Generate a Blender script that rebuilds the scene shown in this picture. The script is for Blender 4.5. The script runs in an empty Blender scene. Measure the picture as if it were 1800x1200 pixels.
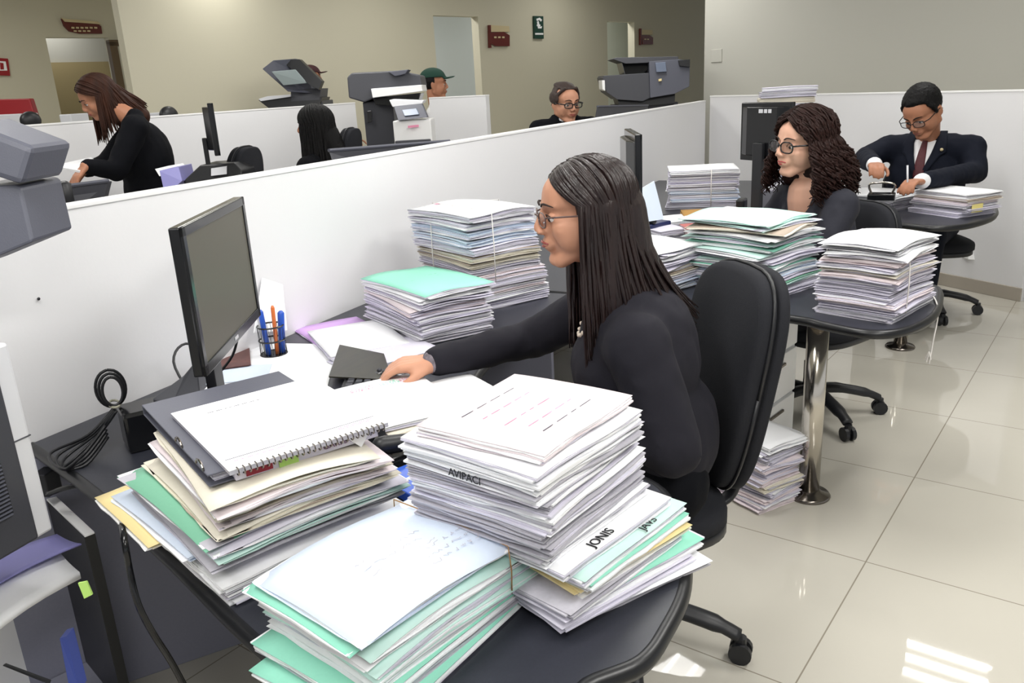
import bpy, bmesh, math, random
from mathutils import Vector, Matrix, noise
random.seed(7)
PI = math.pi
SC = bpy.context.scene
COL = SC.collection
# ------------------------------------------------------------------ camera, world, lights, exposure
F_PX, PITCH, ROLL, YAW, CAM_H = 1450.67, math.radians(17.22), math.radians(-3.12), math.radians(27.206), 1.539
FW = Vector((math.cos(PITCH)*math.cos(YAW), math.cos(PITCH)*math.sin(YAW), -math.sin(PITCH)))
R0 = Vector((math.sin(YAW), -math.cos(YAW), 0)); U0 = R0.cross(FW)
RT = R0*math.cos(ROLL) + U0*math.sin(ROLL); UP = U0*math.cos(ROLL) - R0*math.sin(ROLL)
CAM = Vector((0, 0, CAM_H))
cd = bpy.data.cameras.new('camera'); co = bpy.data.objects.new('camera', cd); COL.objects.link(co)
cd.sensor_fit = 'HORIZONTAL'; cd.sensor_width = 36; cd.lens = 36*F_PX/1800; cd.clip_start = .02
co.matrix_world = Matrix(((RT.x, UP.x, -FW.x, 0), (RT.y, UP.y, -FW.y, 0), (RT.z, UP.z, -FW.z, CAM_H), (0, 0, 0, 1)))
SC.camera = co
def ray(x, y): return FW + RT*((x-900)/F_PX) - UP*((y-600)/F_PX)
def Z(x, y, z):                      # where the sight line through a pixel meets height z
    d = ray(x, y); return CAM + d*((z-CAM_H)/d.z)
def D(x, y, dep): return CAM + ray(x, y)*dep
def YW(x, y, Y):
    d = ray(x, y); return CAM + d*(Y/d.y)
vs = SC.view_settings; vs.view_transform = 'Standard'; vs.look = 'None'; vs.exposure = 0.0; vs.gamma = 1; vs.use_curve_mapping = False
wd = bpy.data.worlds.new('world'); SC.world = wd; wd.use_nodes = True
wd.node_tree.nodes['Background'].inputs[0].default_value = (.95, .97, 1, 1)
wd.node_tree.nodes['Background'].inputs[1].default_value = .68
FIX = [(-.9, -1.0), (1.2, -1.0), (3.4, -.75), (6.2, -.12), (.6, 1.2), (2.9, .9), (5.0, 1.6), (2.6, 3.8), (5.2, 4.0), (8.4, 2.6), (3.2, 6.6), (-1.2, 1.6)]
FPOW = [40, 38, 36, 22, 31, 30, 20, 26, 28, 20, 18, 26]
CEIL = 3.0
def strips():
    for (x, y), p in zip(FIX, FPOW):
        if (x, y) == FIX[3]:
            for k in (-.18, 0, .18): yield x+k*math.cos(math.radians(10)), y-k*math.sin(math.radians(10)), p/3, .03
        else: yield x, y, p, .55
for x, y, p, sy in strips():
    l = bpy.data.lights.new('ceiling_lamp', 'AREA'); l.shape = 'RECTANGLE'; l.size = 1.2; l.size_y = sy; l.energy = p; l.color = (1, .985, .96)
    o = bpy.data.objects.new('ceiling_lamp', l); COL.objects.link(o); o.location = (x, y, CEIL-.09)
    o.rotation_euler = (0, 0, math.radians(80 if sy < .1 else -10))
# added fill lamps brightening the far doorways and far wall, plus one wall washer
for x, y, p, sz in [(8.2, 11.2, 11, .8), (9.1, 6.3, 34, .5), (12.4, 5.0, 22, .4), (6.1, 5.75, 8, .12), (7.6, 4.6, 10, .5), (10.6, 3.9, 9, .5), (5.0, 8.2, 14, .8)]:
    l = bpy.data.lights.new('far_fill_lamp', 'AREA'); l.size = sz; l.energy = p; l.color = (1, .99, .96)
    o = bpy.data.objects.new('far_fill_lamp', l); COL.objects.link(o); o.location = (x, y, CEIL-.06)
# ------------------------------------------------------------------ materials
def lin(c): return tuple((v/12.92 if v <= .04045 else ((v+.055)/1.055)**2.4) for v in (x/255 for x in c)) + (1,)
MATS = {}
def mat(name, rgb, rough=.5, metal=0, noise_amt=0, nscale=20, bump=0, bscale=200, spec=.5, coat=0, rgb2=None, stretch=None, alpha=None, trans=0, emit=0, sheen=0):
    if name in MATS: return MATS[name]
    m = bpy.data.materials.new(name); m.use_nodes = True; nt = m.node_tree; b = nt.nodes['Principled BSDF']
    c = lin(rgb); b.inputs['Base Color'].default_value = c; b.inputs['Roughness'].default_value = rough
    b.inputs['Metallic'].default_value = metal; b.inputs['Specular IOR Level'].default_value = spec; b.inputs['Coat Weight'].default_value = coat
    if sheen: b.inputs['Sheen Weight'].default_value = sheen; b.inputs['Sheen Roughness'].default_value = .5
    if trans: b.inputs['Transmission Weight'].default_value = trans
    if emit: b.inputs['Emission Color'].default_value = c; b.inputs['Emission Strength'].default_value = emit
    if noise_amt or bump:
        tc = nt.nodes.new('ShaderNodeTexCoord'); mp = nt.nodes.new('ShaderNodeMapping'); nt.links.new(tc.outputs['Object'], mp.inputs[0])
        if stretch: mp.inputs['Scale'].default_value = stretch
    if noise_amt:
        n = nt.nodes.new('ShaderNodeTexNoise'); n.inputs['Scale'].default_value = nscale; n.inputs['Detail'].default_value = 4; nt.links.new(mp.outputs[0], n.inputs[0])
        r = nt.nodes.new('ShaderNodeMix'); r.data_type = 'RGBA'; nt.links.new(n.outputs['Fac'], r.inputs[0])
        c2 = lin(rgb2) if rgb2 else tuple(v*(1-noise_amt) for v in c[:3])+(1,)
        r.inputs[6].default_value = c; r.inputs[7].default_value = c2; nt.links.new(r.outputs[2], b.inputs['Base Color'])
    if bump:
        n = nt.nodes.new('ShaderNodeTexNoise'); n.inputs['Scale'].default_value = bscale; n.inputs['Detail'].default_value = 3; nt.links.new(mp.outputs[0], n.inputs[0])
        bp = nt.nodes.new('ShaderNodeBump'); bp.inputs['Strength'].default_value = bump; bp.inputs['Distance'].default_value = .01
        nt.links.new(n.outputs['Fac'], bp.inputs['Height']); nt.links.new(bp.outputs[0], b.inputs['Normal'])
    MATS[name] = m; return m
M_WALL = mat('partition_white', (236, 236, 238), .55, bump=.04, bscale=60)
M_TRIMW = mat('partition_cap', (246, 246, 246), .4)
M_FAR = mat('far_wall_beige', (204, 199, 178), .6, bump=.03, bscale=40)
M_FAR2 = mat('far_wall_grey', (196, 195, 186), .6, bump=.03, bscale=40)
M_OCH = mat('dado_ochre', (176, 160, 120), .5)
M_CEIL = mat('ceiling_white', (225, 225, 220), .8)
M_SKIRT = mat('skirting_taupe', (176, 168, 156), .4)
M_BLK = mat('black_plastic', (26, 27, 31), .42, bump=.05, bscale=400)
M_BLK2 = mat('black_gloss', (18, 19, 22), .18)
M_GRY = mat('charcoal_plastic', (62, 63, 70), .5, bump=.05, bscale=300)
M_GRYB = mat('slate_plastic', (84, 86, 98), .5, bump=.05, bscale=300)
M_LGRY = mat('light_grey_plastic', (214, 215, 220), .45)
M_DESK = mat('desk_laminate', (47, 49, 58), .36, noise_amt=.25, nscale=180, bump=.03, bscale=300)
M_DESKP = mat('desk_panel', (136, 137, 152), .5, noise_amt=.12, nscale=150)
M_EDGE = mat('desk_edge', (20, 21, 24), .35)
M_EDGEL = mat('desk_edge_worn', (120, 118, 116), .35)
M_FAB = mat('chair_fabric', (44, 45, 50), .9, noise_amt=.35, nscale=500, bump=.25, bscale=700, spec=.2)
M_CHROME = mat('chrome', (206, 200, 190), .16, 1)
M_CHRD = mat('chrome_dark', (120, 114, 108), .2, 1)
M_SUIT = mat('suit_charcoal', (34, 33, 41), .85, noise_amt=.2, nscale=300, bump=.2, bscale=18, spec=.25)
M_NAVY = mat('suit_navy', (20, 24, 37), .85, noise_amt=.2, nscale=300, bump=.2, bscale=18, spec=.2)
M_BLKC = mat('cloth_black', (13, 14, 19), .9, spec=.15, bump=.3, bscale=20)
M_SKIN = mat('skin', (205, 150, 122), .5, noise_amt=.12, nscale=30, spec=.35)
M_SKIN2 = mat('skin_light', (222, 172, 148), .5, noise_amt=.1, nscale=30, spec=.35)
M_SKIN3 = mat('skin_tan', (176, 122, 94), .5, noise_amt=.1, nscale=30, spec=.35)
M_LIP = mat('lips', (150, 72, 66), .4)
M_EYE = mat('eye_white', (225, 220, 215), .25)
M_IRIS = mat('iris', (38, 24, 18), .2)
M_BROW = mat('brow', (44, 32, 28), .8)
M_HAIR = mat('hair_dark', (17, 12, 14), .36, noise_amt=.4, nscale=60, spec=.5, rgb2=(46, 30, 28), bump=.3, bscale=120, stretch=(1, 1, .12))
M_HAIRC = mat('hair_curly', (20, 10, 9), .6, spec=.2, noise_amt=.4, nscale=60, rgb2=(46, 22, 16), bump=.3, bscale=100)
M_HAIRB = mat('hair_brown', (20, 13, 12), .6, spec=.2, noise_amt=.4, nscale=30, rgb2=(72, 40, 26), stretch=(1, 1, .2))
M_HAIRK = mat('hair_black', (11, 10, 11), .6, spec=.2, bump=.4, bscale=90)
M_HAIRG = mat('hair_greying', (70, 56, 50), .7, noise_amt=.5, nscale=80, rgb2=(40, 30, 28))
M_WHITE = mat('shirt_white', (238, 238, 240), .6)
M_TIE = mat('tie_maroon', (92, 22, 32), .6, noise_amt=.5, nscale=120, rgb2=(50, 10, 20))
M_LENS = mat('lens', (235, 240, 240), .05, trans=1, spec=.5)
def paperm(name, rgb, fleck=.06, r2=None, ns=160): return mat(name, rgb, .65, noise_amt=fleck, nscale=ns, rgb2=r2)
P_WHITE = paperm('paper_white', (247, 248, 251), .04); P_LIL = paperm('paper_lilac', (222, 219, 234), .1)
P_PINK = paperm('paper_pinkish', (238, 226, 230), .1); P_CREAM = paperm('paper_cream', (232, 226, 210), .1)
P_MINT = paperm('paper_mint', (150, 224, 200), .08); P_MINTL = paperm('paper_pale_mint', (206, 240, 232), .06)
P_GREY = paperm('paper_grey', (196, 194, 204), .18); P_BLUE = paperm('paper_pale_blue', (214, 226, 244), .06)
P_YEL = paperm('paper_yellow', (238, 218, 158), .06); P_TAN = paperm('card_tan', (184, 140, 72), .1)
P_BROWN = paperm('paper_brownish', (192, 176, 160), .2); P_PURP = paperm('paper_purple', (206, 168, 226), .06)
P_ROSE = paperm('card_rose', (196, 110, 106), .1); P_LIME = paperm('note_lime', (176, 216, 112), .05)
P_GREEN = paperm('card_green', (126, 190, 160), .08)
M_INK = mat('ink', (60, 58, 74), .7); M_INKP = mat('ink_pink', (222, 140, 170), .7); M_INKB = mat('ink_black', (24, 24, 28), .7)
M_RED = mat('red_plastic', (150, 28, 36), .4); M_DRED = mat('sign_maroon', (96, 34, 30), .4); M_GOLD = mat('sign_cream', (206, 190, 150), .5)
M_BLUE = mat('blue_plastic', (44, 88, 190), .3); M_ORNG = mat('orange_plastic', (222, 118, 60), .35); M_GRNC = mat('cap_green', (20, 62, 50), .8)
M_LIL = mat('file_lilac_blue', (140, 138, 196), .5); M_STR = mat('string_white', (232, 228, 224), .8); M_TWINE = mat('twine', (170, 130, 84), .8)
M_SCR = mat('screen_dark', (98, 95, 84), .42, spec=.3); M_GREEN = mat('exit_green', (22, 60, 48), .5)
# ------------------------------------------------------------------ mesh helpers
def obj(name, bm, m, parent=None, smooth=False, label=None, cat=None, group=None, kind=None, bevel=0):
    me = bpy.data.meshes.new(name)
    if isinstance(bm, bpy.types.Mesh): me = bm
    else:
        bmesh.ops.recalc_face_normals(bm, faces=bm.faces) if not getattr(bm, '_k', None) else None
        bm.to_mesh(me); bm.free()
    o = bpy.data.objects.new(name, me); COL.objects.link(o)
    for x in (m if isinstance(m, (list, tuple)) else [m]):
        if x: me.materials.append(x)
    if smooth:
        for p in me.polygons: p.use_smooth = True
    if bevel:
        b = o.modifiers.new('bevel', 'BEVEL'); b.width = bevel; b.segments = 2; b.limit_method = 'ANGLE'
    if parent: o.parent = parent
    tag(o, label, cat, group, kind); return o
def tag(o, label=None, cat=None, group=None, kind=None):
    if label: o['label'] = label
    if cat: o['category'] = cat
    if group: o['group'] = group
    if kind: o['kind'] = kind
    return o
def empty(name, loc, rz=0, label=None, cat=None, group=None):
    o = bpy.data.objects.new(name, None); COL.objects.link(o); o.location = loc; o.rotation_euler = (0, 0, rz); o.empty_display_size = .05
    return tag(o, label, cat, group)
def box(bm, c, s, rot=None, mi=0):
    r = bmesh.ops.create_cube(bm, size=1); M = Matrix.Translation(c) @ (rot if rot else Matrix()) @ Matrix.Diagonal((*s, 1))
    bmesh.ops.transform(bm, matrix=M, verts=r['verts'])
    for f in {f for v in r['verts'] for f in v.link_faces}: f.material_index = mi
    return r['verts']
def bxo(name, c, s, m, parent=None, rz=0, bevel=.003, rot=None, **k):
    bm = bmesh.new(); box(bm, c, s, rot if rot else Matrix.Rotation(rz, 4, 'Z')); return obj(name, bm, m, parent, bevel=bevel, **k)
def frame_of(d):
    d = d.normalized(); a = Vector((0, 0, 1)) if abs(d.z) < .9 else Vector((1, 0, 0)); x = d.cross(a).normalized(); return x, d.cross(x).normalized()
def tube(bm, pts, rad, n=8, cap=True, flat=1.0, mi=0):
    pts = [Vector(p) for p in pts]; rings = []; px = None
    for i, p in enumerate(pts):
        d = (pts[min(i+1, len(pts)-1)] - pts[max(i-1, 0)])
        if d.length < 1e-9: d = Vector((0, 0, 1))
        d.normalize()
        if px is None: x, y = frame_of(d)
        else:
            x = (px - d*px.dot(d))
            x = x.normalized() if x.length > 1e-6 else frame_of(d)[0]
            y = d.cross(x).normalized()
        px = x; r = rad[i] if isinstance(rad, (list, tuple)) else rad
        rings.append([bm.verts.new(p + x*math.cos(2*PI*k/n)*r + y*math.sin(2*PI*k/n)*r*flat) for k in range(n)])
    for a, b in zip(rings, rings[1:]):
        for k in range(n): bm.faces.new((a[k], a[(k+1) % n], b[(k+1) % n], b[k])).material_index = mi
    if cap:
        for r_ in (rings[0][::-1], rings[-1]):
            bm.faces.new(r_).material_index = mi
def lathe(bm, prof, c=(0, 0, 0), n=24):
    rings = [[bm.verts.new((c[0]+r*math.cos(2*PI*k/n), c[1]+r*math.sin(2*PI*k/n), c[2]+z)) for k in range(n)] for r, z in prof]
    for a, b in zip(rings, rings[1:]):
        for k in range(n): bm.faces.new((a[k], a[(k+1) % n], b[(k+1) % n], b[k]))
    bm.faces.new(rings[0][::-1]); bm.faces.new(rings[-1])
def prism(bm, pts2, z0, z1, mi=0):
    a = [bm.verts.new((p[0], p[1], z0)) for p in pts2]; b = [bm.verts.new((p[0], p[1], z1)) for p in pts2]
    n = len(a); bm.faces.new(a[::-1]).material_index = mi; bm.faces.new(b).material_index = mi
    for k in range(n): bm.faces.new((a[k], a[(k+1) % n], b[(k+1) % n], b[k])).material_index = mi
def hull8(bm, front, thick):          # slab: four corners and a thickness vector
    a = [bm.verts.new(p) for p in front]; b = [bm.verts.new(Vector(p)+thick) for p in front]; n = len(a)
    bm.faces.new(a); bm.faces.new(b[::-1])
    for k in range(n): bm.faces.new((a[k], b[k], b[(k+1) % n], a[(k+1) % n]))
def spline(pts, n=8):
    pts = [Vector(p) for p in pts]; out = []
    for i in range(len(pts)-1):
        p0, p1, p2, p3 = pts[max(i-1, 0)], pts[i], pts[i+1], pts[min(i+2, len(pts)-1)]
        for k in range(n):
            t = k/n; out.append(.5*((2*p1)+(p2-p0)*t+(2*p0-5*p1+4*p2-p3)*t*t+(3*p1-p0-3*p2+p3)*t**3))
    return out+[pts[-1]]
# implicit-like union: capsules and ellipsoids fused by a voxel remesh, then smoothed
def cap(bm, p0, p1, r0, r1, n=14, flat=1.0):
    p0, p1 = Vector(p0), Vector(p1); d = p1-p0; L = d.length
    if L < 1e-6: L = 1e-6; d = Vector((0, 0, 1e-6))
    dn = d.normalized(); pts, rs = [], []
    for a in (-80, -55, -30): pts.append(p0+dn*r0*math.sin(math.radians(a))); rs.append(r0*math.cos(math.radians(a)))
    pts += [p0, p1]; rs += [r0, r1]
    for a in (30, 55, 80): pts.append(p1+dn*r1*math.sin(math.radians(a))); rs.append(r1*math.cos(math.radians(a)))
    tube(bm, pts, rs, n, True, flat)
def ell(bm, c, r, rot=None, u=20, v=14):
    k = bmesh.ops.create_uvsphere(bm, u_segments=u, v_segments=v, radius=1)
    bmesh.ops.transform(bm, matrix=Matrix.Translation(c) @ (rot if rot else Matrix()) @ Matrix.Diagonal((*r, 1)), verts=k['verts'])
def fuse(name, bm, voxel, m, parent, smooth_it=6, disp=0, dscale=.1, M=None):
    bmesh.ops.recalc_face_normals(bm, faces=bm.faces)
    if M is not None: bmesh.ops.transform(bm, matrix=M, verts=bm.verts)
    me = bpy.data.meshes.new(name); bm.to_mesh(me); bm.free()
    o = bpy.data.objects.new(name, me); COL.objects.link(o)
    r = o.modifiers.new('r', 'REMESH'); r.mode = 'VOXEL'; r.voxel_size = voxel; r.use_smooth_shade = True
    s = o.modifiers.new('s', 'SMOOTH'); s.factor = .5; s.iterations = smooth_it
    dg = bpy.context.evaluated_depsgraph_get(); dg.update()
    me2 = bpy.data.meshes.new_from_object(o.evaluated_get(dg)); bpy.data.objects.remove(o); bpy.data.meshes.remove(me)
    if disp:
        for v, nn in zip(me2.vertices, [Vector(x.vector) for x in me2.vertex_normals]):
            p = v.co/dscale; q = noise.noise(p)*.6 + noise.noise(Vector((p.x*2.1, p.y*2.1, p.z*1.2)))*.5
            v.co += nn*q*disp
    me2.name = name
    return obj(name, me2, m, parent, smooth=True)
# ------------------------------------------------------------------ the setting
WY = 1.976; HP = 1.305
# floor: 0.65 m polished tiles, fine dark joints
fm = mat('floor_tile', (196, 192, 181), .03, spec=.5, noise_amt=.06, nscale=3)
nt = fm.node_tree; B = nt.nodes['Principled BSDF']
tc = nt.nodes.new('ShaderNodeTexCoord'); mp = nt.nodes.new('ShaderNodeMapping'); mp.vector_type = 'TEXTURE'
mp.inputs['Location'].default_value = (*Z(1522, 987, 0).xy, 0); mp.inputs['Rotation'].default_value = (0, 0, math.radians(-10.35))
br = nt.nodes.new('ShaderNodeTexBrick'); br.offset = 0; br.squash = 1; br.inputs['Scale'].default_value = 1; br.inputs['Mortar Size'].default_value = .0022
br.inputs['Brick Width'].default_value = .70; br.inputs['Row Height'].default_value = .70
br.inputs['Color1'].default_value = br.inputs['Color2'].default_value = (1, 1, 1, 1); br.inputs['Mortar'].default_value = (.50, .47, .43, 1)
mx = nt.nodes.new('ShaderNodeMix'); mx.data_type = 'RGBA'; mx.blend_type = 'MULTIPLY'; mx.inputs[0].default_value = 1
nt.links.new(tc.outputs['Object'], mp.inputs[0]); nt.links.new(mp.outputs[0], br.inputs['Vector'])
old = B.inputs['Base Color'].links[0].from_socket
nt.links.new(old, mx.inputs[6]); nt.links.new(br.outputs['Color'], mx.inputs[7]); nt.links.new(mx.outputs[2], B.inputs['Base Color'])
def S(name, c, s, m, rz=0, **k): return bxo(name, c, s, m, None, rz, kind='structure', **k)
S('floor', (7, 3, -.05), (34, 26, .1), fm, bevel=0)
S('ceiling', (7, 3, CEIL+.05), (34, 26, .1), M_CEIL, bevel=0)
def wall_seg(name, a, b, z0, z1, th, m, parent=None, **k):
    a, b = Vector(a), Vector(b); d = b-a
    return bxo(name, ((a.x+b.x)/2, (a.y+b.y)/2, (z0+z1)/2), (d.length, th, z1-z0), m, parent, math.atan2(d.y, d.x), **k)
def partition(name, a, b, h, label, m=M_WALL, cap_=True, skirt=True, th=.05):
    a, b = Vector(a), Vector(b); n = empty(name, (a.x, a.y, 0), 0)
    tag(n, kind='structure', label=label)
    o = Vector((a.x, a.y))
    wall_seg('panel', a-o, b-o, 0, h-.012, th, m, n, bevel=.002)
    if cap_: wall_seg('cap', a-o, b-o, h-.012, h, th+.006, M_TRIMW, n, bevel=.002)
    if skirt: wall_seg('skirting', a-o, b-o, 0, .09, th+.02, M_SKIRT, n, bevel=.003)
    return n
partition('wall_centre', (.55, WY+.028), (8.15, WY+.028), HP, 'long low white office partition running behind the desks')
mv = partition('wall_end', (6.22, -.62), (8.2, 1.93), 1.345, 'low white partition with taupe skirting behind the man in the navy suit')
partition('wall_back', (1.2, 5.0), (6.68, 5.0), 1.462, 'second low white partition behind the standing woman')
a = D(757, 171, 7.6); b = D(857, 173, 7.2)
partition('wall_return', (a.x, a.y), (b.x, b.y), a.z, 'short white partition in front of the man in the green cap')
# wall socket plate on the man's partition (small drawer-like recess of the photo)
# far walls : direction (.958,-.287)
FD = Vector((.958, -.287)); FN = Vector((.287, .958))
def on_plane(x, y, off, N=FN):
    d = ray(x, y); t = off/(N.x*d.x+N.y*d.y); return CAM + d*t
OFF1 = 7.67; OFF2 = 10.9
def far_wall(name, off, xa, xb, holes, m, th=.12, ztop=CEIL, N=FN, Dr=FD):
    """wall through pixels xa..xb with door holes [(px0, px1, ytop)]"""
    root = empty(name, (0, 0, 0)); tag(root, kind='structure')
    s = lambda x, y=60: Vector(on_plane(x, y, off, N).xy).dot(Dr)
    base = N*off
    def seg(s0, s1, z0, z1):
        a = base+Dr*s0; b = base+Dr*s1; a = a+N*th/2; b = b+N*th/2
        wall_seg('panel', a, b, z0, z1, th, m, root, bevel=0)
    cur = xa if isinstance(xa, float) else s(xa)
    for x0, x1, yt in holes:
        h0, h1 = s(x0, yt), s(x1, yt); zt = on_plane((x0+x1)/2, yt, off, N).z
        seg(cur, h0, 0, ztop); seg(h0, h1, zt, ztop); cur = h1
    seg(cur, xb if isinstance(xb, float) else s(xb), 0, ztop)
    return root
far_wall('wall_far', OFF1, 216, 16.5, [(761, 840, 28), (1067, 1115, 38)], M_FAR)
far_wall('wall_far_left', OFF2, -3.0, 12.0, [(80, 190, 66)], M_FAR)
# corridor backs seen through the openings
def plane_px(name, off, x0, x1, z0, z1, m, th=.08, kind='structure', yref=100, N=FN, Dr=FD, parent=None, **k):
    s0 = Vector(on_plane(x0, yref, off, N).xy).dot(Dr); s1 = Vector(on_plane(x1, yref, off, N).xy).dot(Dr)
    a = N*off+Dr*s0+N*th/2; b = N*off+Dr*s1+N*th/2
    return wall_seg(name, a, b, z0, z1, th, m, parent, kind=kind, **k)
plane_px('wall_corridor_far', OFF2+2.6, -40, 330, 0, CEIL, M_FAR2, bevel=0)
plane_px('wall_corridor_dado', OFF2+2.57, -40, 330, 0, 2.2, M_OCH, th=.02, bevel=0)
wg = mat('passage_wall_blue_grey', (204, 212, 216), .6)
plane_px('wall_passage', OFF1+1.6, 700, 960, 0, CEIL, wg, bevel=0)
plane_px('wall_passage_right', OFF1+1.0, 1020, 1180, 0, CEIL, mat('passage_wall_pale', (206, 212, 204), .6), bevel=0)
# door frame standing open beside the left opening
dz = on_plane(200, 74, OFF2-.05).z
dp = [on_plane(190, 80, OFF2-.1), on_plane(216, 76, OFF2-.1)]
df = empty('door_1', (0, 0, 0)); tag(df, kind='structure', label='brown door frame at the left doorway')
M_BRN = mat('door_frame_brown', (92, 74, 50), .5)
wall_seg('frame_post', dp[0].xy, dp[0].xy+FD*.09, 0, dz, .1, M_BRN, df); wall_seg('frame_head', dp[0].xy, dp[0].xy+FD*.55, dz-.05, dz+.02, .1, M_BRN, df)
wall_seg('door_leaf', dp[0].xy+FD*.10, dp[0].xy+FD*.8, 0, dz-.05, .05, mat('door_leaf_pale', (206, 204, 190), .5), df)
# grey room wall at the upper right, with its skirting
gb = Z(1790, 428, 0); gd = Vector((.35, 1)).normalized()
e = ray(1239, 40); k_ = e.y/e.x   # left edge along this sight line
t = (gb.y-k_*gb.x)/(k_*gd.x-gd.y); g0 = Vector(gb.xy)+gd*t; g1 = Vector(gb.xy)-gd*4
gw = empty('wall_right', (0, 0, 0)); tag(gw, kind='structure', label='plain grey room wall above the end partition')
nrm = Vector((gd.y, -gd.x)); wall_seg('panel', g0+nrm*.06, g1+nrm*.06, 0, CEIL, .12, M_FAR2, gw, bevel=0)
wall_seg('skirting', g0, g1, 0, .1, .02, M_SKIRT, gw)
wall_seg('panel', g0+nrm*.12, g0+nrm*5, 0, CEIL, .12, M_FAR2, gw, bevel=0)
# light switch plate on the grey wall
p = D(1260, 98, 9); q = ray(1260, 98); s_ = (nrm.dot(Vector(gb.xy)))/(nrm.x*q.x+nrm.y*q.y); p = CAM+q*s_
bxo('light_switch', p, (.13, .02, .13), M_FAR2, None, math.atan2(gd.y, gd.x), label='small pale switch plate on the grey wall at the upper right', cat='light switch')
# ceiling luminaires (the lamps sit just below)
M_TUBE = mat('lamp_tube', (255, 252, 244), .5, emit=9)
M_REFL = mat('lamp_housing', (96, 96, 94), .5)
fx0 = None
for i, (x, y) in enumerate(FIX):
    r = empty('ceiling_light', (x, y, CEIL), math.radians(80 if i == 3 else -10)); tag(r, 'recessed ceiling light with three white tubes', kind='structure')
    bxo('housing', (0, 0, -.02), (1.24, .6, .04), M_REFL, r)
    for yy in (-.18, 0, .18):
        bm = bmesh.new(); tube(bm, [(-.58, yy, -.055), (.58, yy, -.055)], .014, 10); obj('tube', bm, M_TUBE, r, True)
# ------------------------------------------------------------------ desks
def smooth_poly(pts, n=6): 
    return [(p.x, p.y) for p in spline([(x, y, 0) for x, y in pts], n)]
def desk(name, straight, curve, label, th=.028, z=.74):
    root = empty(name, (straight[0][0], straight[0][1], 0), 0, label, 'desk')
    o = Vector((straight[0][0], straight[0][1]))
    pts = [(x-o.x, y-o.y) for x, y in list(straight)+smooth_poly(curve)]
    bm = bmesh.new(); prism(bm, pts, z-th, z); obj('tabletop', bm, M_DESK, root, bevel=.004)
    bm = bmesh.new(); tube(bm, [(x, y, z-th/2) for x, y in pts[len(straight):]], th/2+.002, 8); obj('edge_band', bm, M_EDGE, root, True)
    return root, o
def leg(root, o, x, y, ztop=.71, r=.038):
    bm = bmesh.new(); lathe(bm, [(r, 0), (r, ztop)], (x-o.x, y-o.y, 0), 28); l = obj('leg', bm, M_CHROME, root, True)
    for p in l.data.polygons:
        if len(p.vertices) > 4: p.use_smooth = False
    bm = bmesh.new(); lathe(bm, [(.078, 0), (.08, .006), (.074, .014), (.045, .022), (r+.001, .03)], (x-o.x, y-o.y, 0), 28); f = obj('foot_flange', bm, M_CHRD, l, True)
    bm = bmesh.new(); lathe(bm, [(.07, ztop-.008), (.07, ztop)], (x-o.x, y-o.y, 0), 24); obj('top_plate', bm, M_CHRD, l)
zz = lambda x, y, z=.74: tuple(Z(x, y, z).xy)
e1 = [zz(57, 779), zz(128, 828), zz(200, 884), zz(300, 972), zz(400, 1070), zz(475, 1138), (.70, .62), (.69, .45), (.78, .33), zz(1016, 1205), zz(1122, 1155), zz(1168, 1095), zz(1197, 1031), zz(1200, 965), zz(1185, 905), zz(1150, 850), (1.56, .62), (1.62, .82), (1.75, 1.02), (2.0, 1.15), (2.4, 1.2), (2.93, 1.22)]
e1[0] = (1.163, WY)
d1, o1 = desk('desk', [(2.93, WY)], e1, 'near dark desk with a rounded end, in front of the woman in charcoal')
leg(d1, o1, 1.05, .62)
wall_seg('modesty_panel', Vector((1.135, 1.955))-o1, Vector((1.75, 1.53))-o1, .0, .71, .022, M_DESKP, d1)
wall_seg('support_panel', Vector((2.88, 1.3))-o1, Vector((2.88, 1.95))-o1, .0, .71, .022, M_DESKP, d1)
e2 = [(2.96, 1.5), (2.93, .9), zz(1385, 553), zz(1450, 566), zz(1530, 580), zz(1590, 575), zz(1636, 553), zz(1650, 524), zz(1640, 500), (3.42, .12), (3.47, .35), (3.55, .65), (3.8, .98), (4.3, 1.08), (4.86, 1.1)]
d2, o2 = desk('desk', [(4.86, WY), (2.96, WY)], e2, 'middle dark desk with a chrome tube leg, beside the curly-haired woman')
leg(d2, o2, 2.985, .31)
e3 = [(4.9, 1.2), (4.88, .6), zz(1585, 392), zz(1640, 397), zz(1700, 393), zz(1742, 380), zz(1750, 366), zz(1735, 356), (5.75, -.1), (5.85, .2), (5.95, .5), (6.2, .8), (6.6, .95)]
d3, o3 = desk('desk', [(6.6, WY), (4.9, WY)], e3, 'far dark desk with a rounded end, in front of the man in the navy suit')
leg(d3, o3, *Z(1582, 610, 0).xy, r=.036)
# drawer pedestal under the middle desk
pd = empty('drawer_pedestal', (3.08, .74, 0), math.radians(-15), 'white drawer pedestal under the middle desk behind the chrome leg', 'cabinet')
bxo('carcass', (.19, .0, .36), (.38, .42, .66), M_LGRY, pd)
for k in range(3): 
    dr = bxo('drawer', (.19, -.216, .17+.2*k), (.35, .018, .185), M_TRIMW, pd); bxo('handle', (.19, -.228, .22+.2*k), (.12, .012, .012), M_CHRD, dr)
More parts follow.
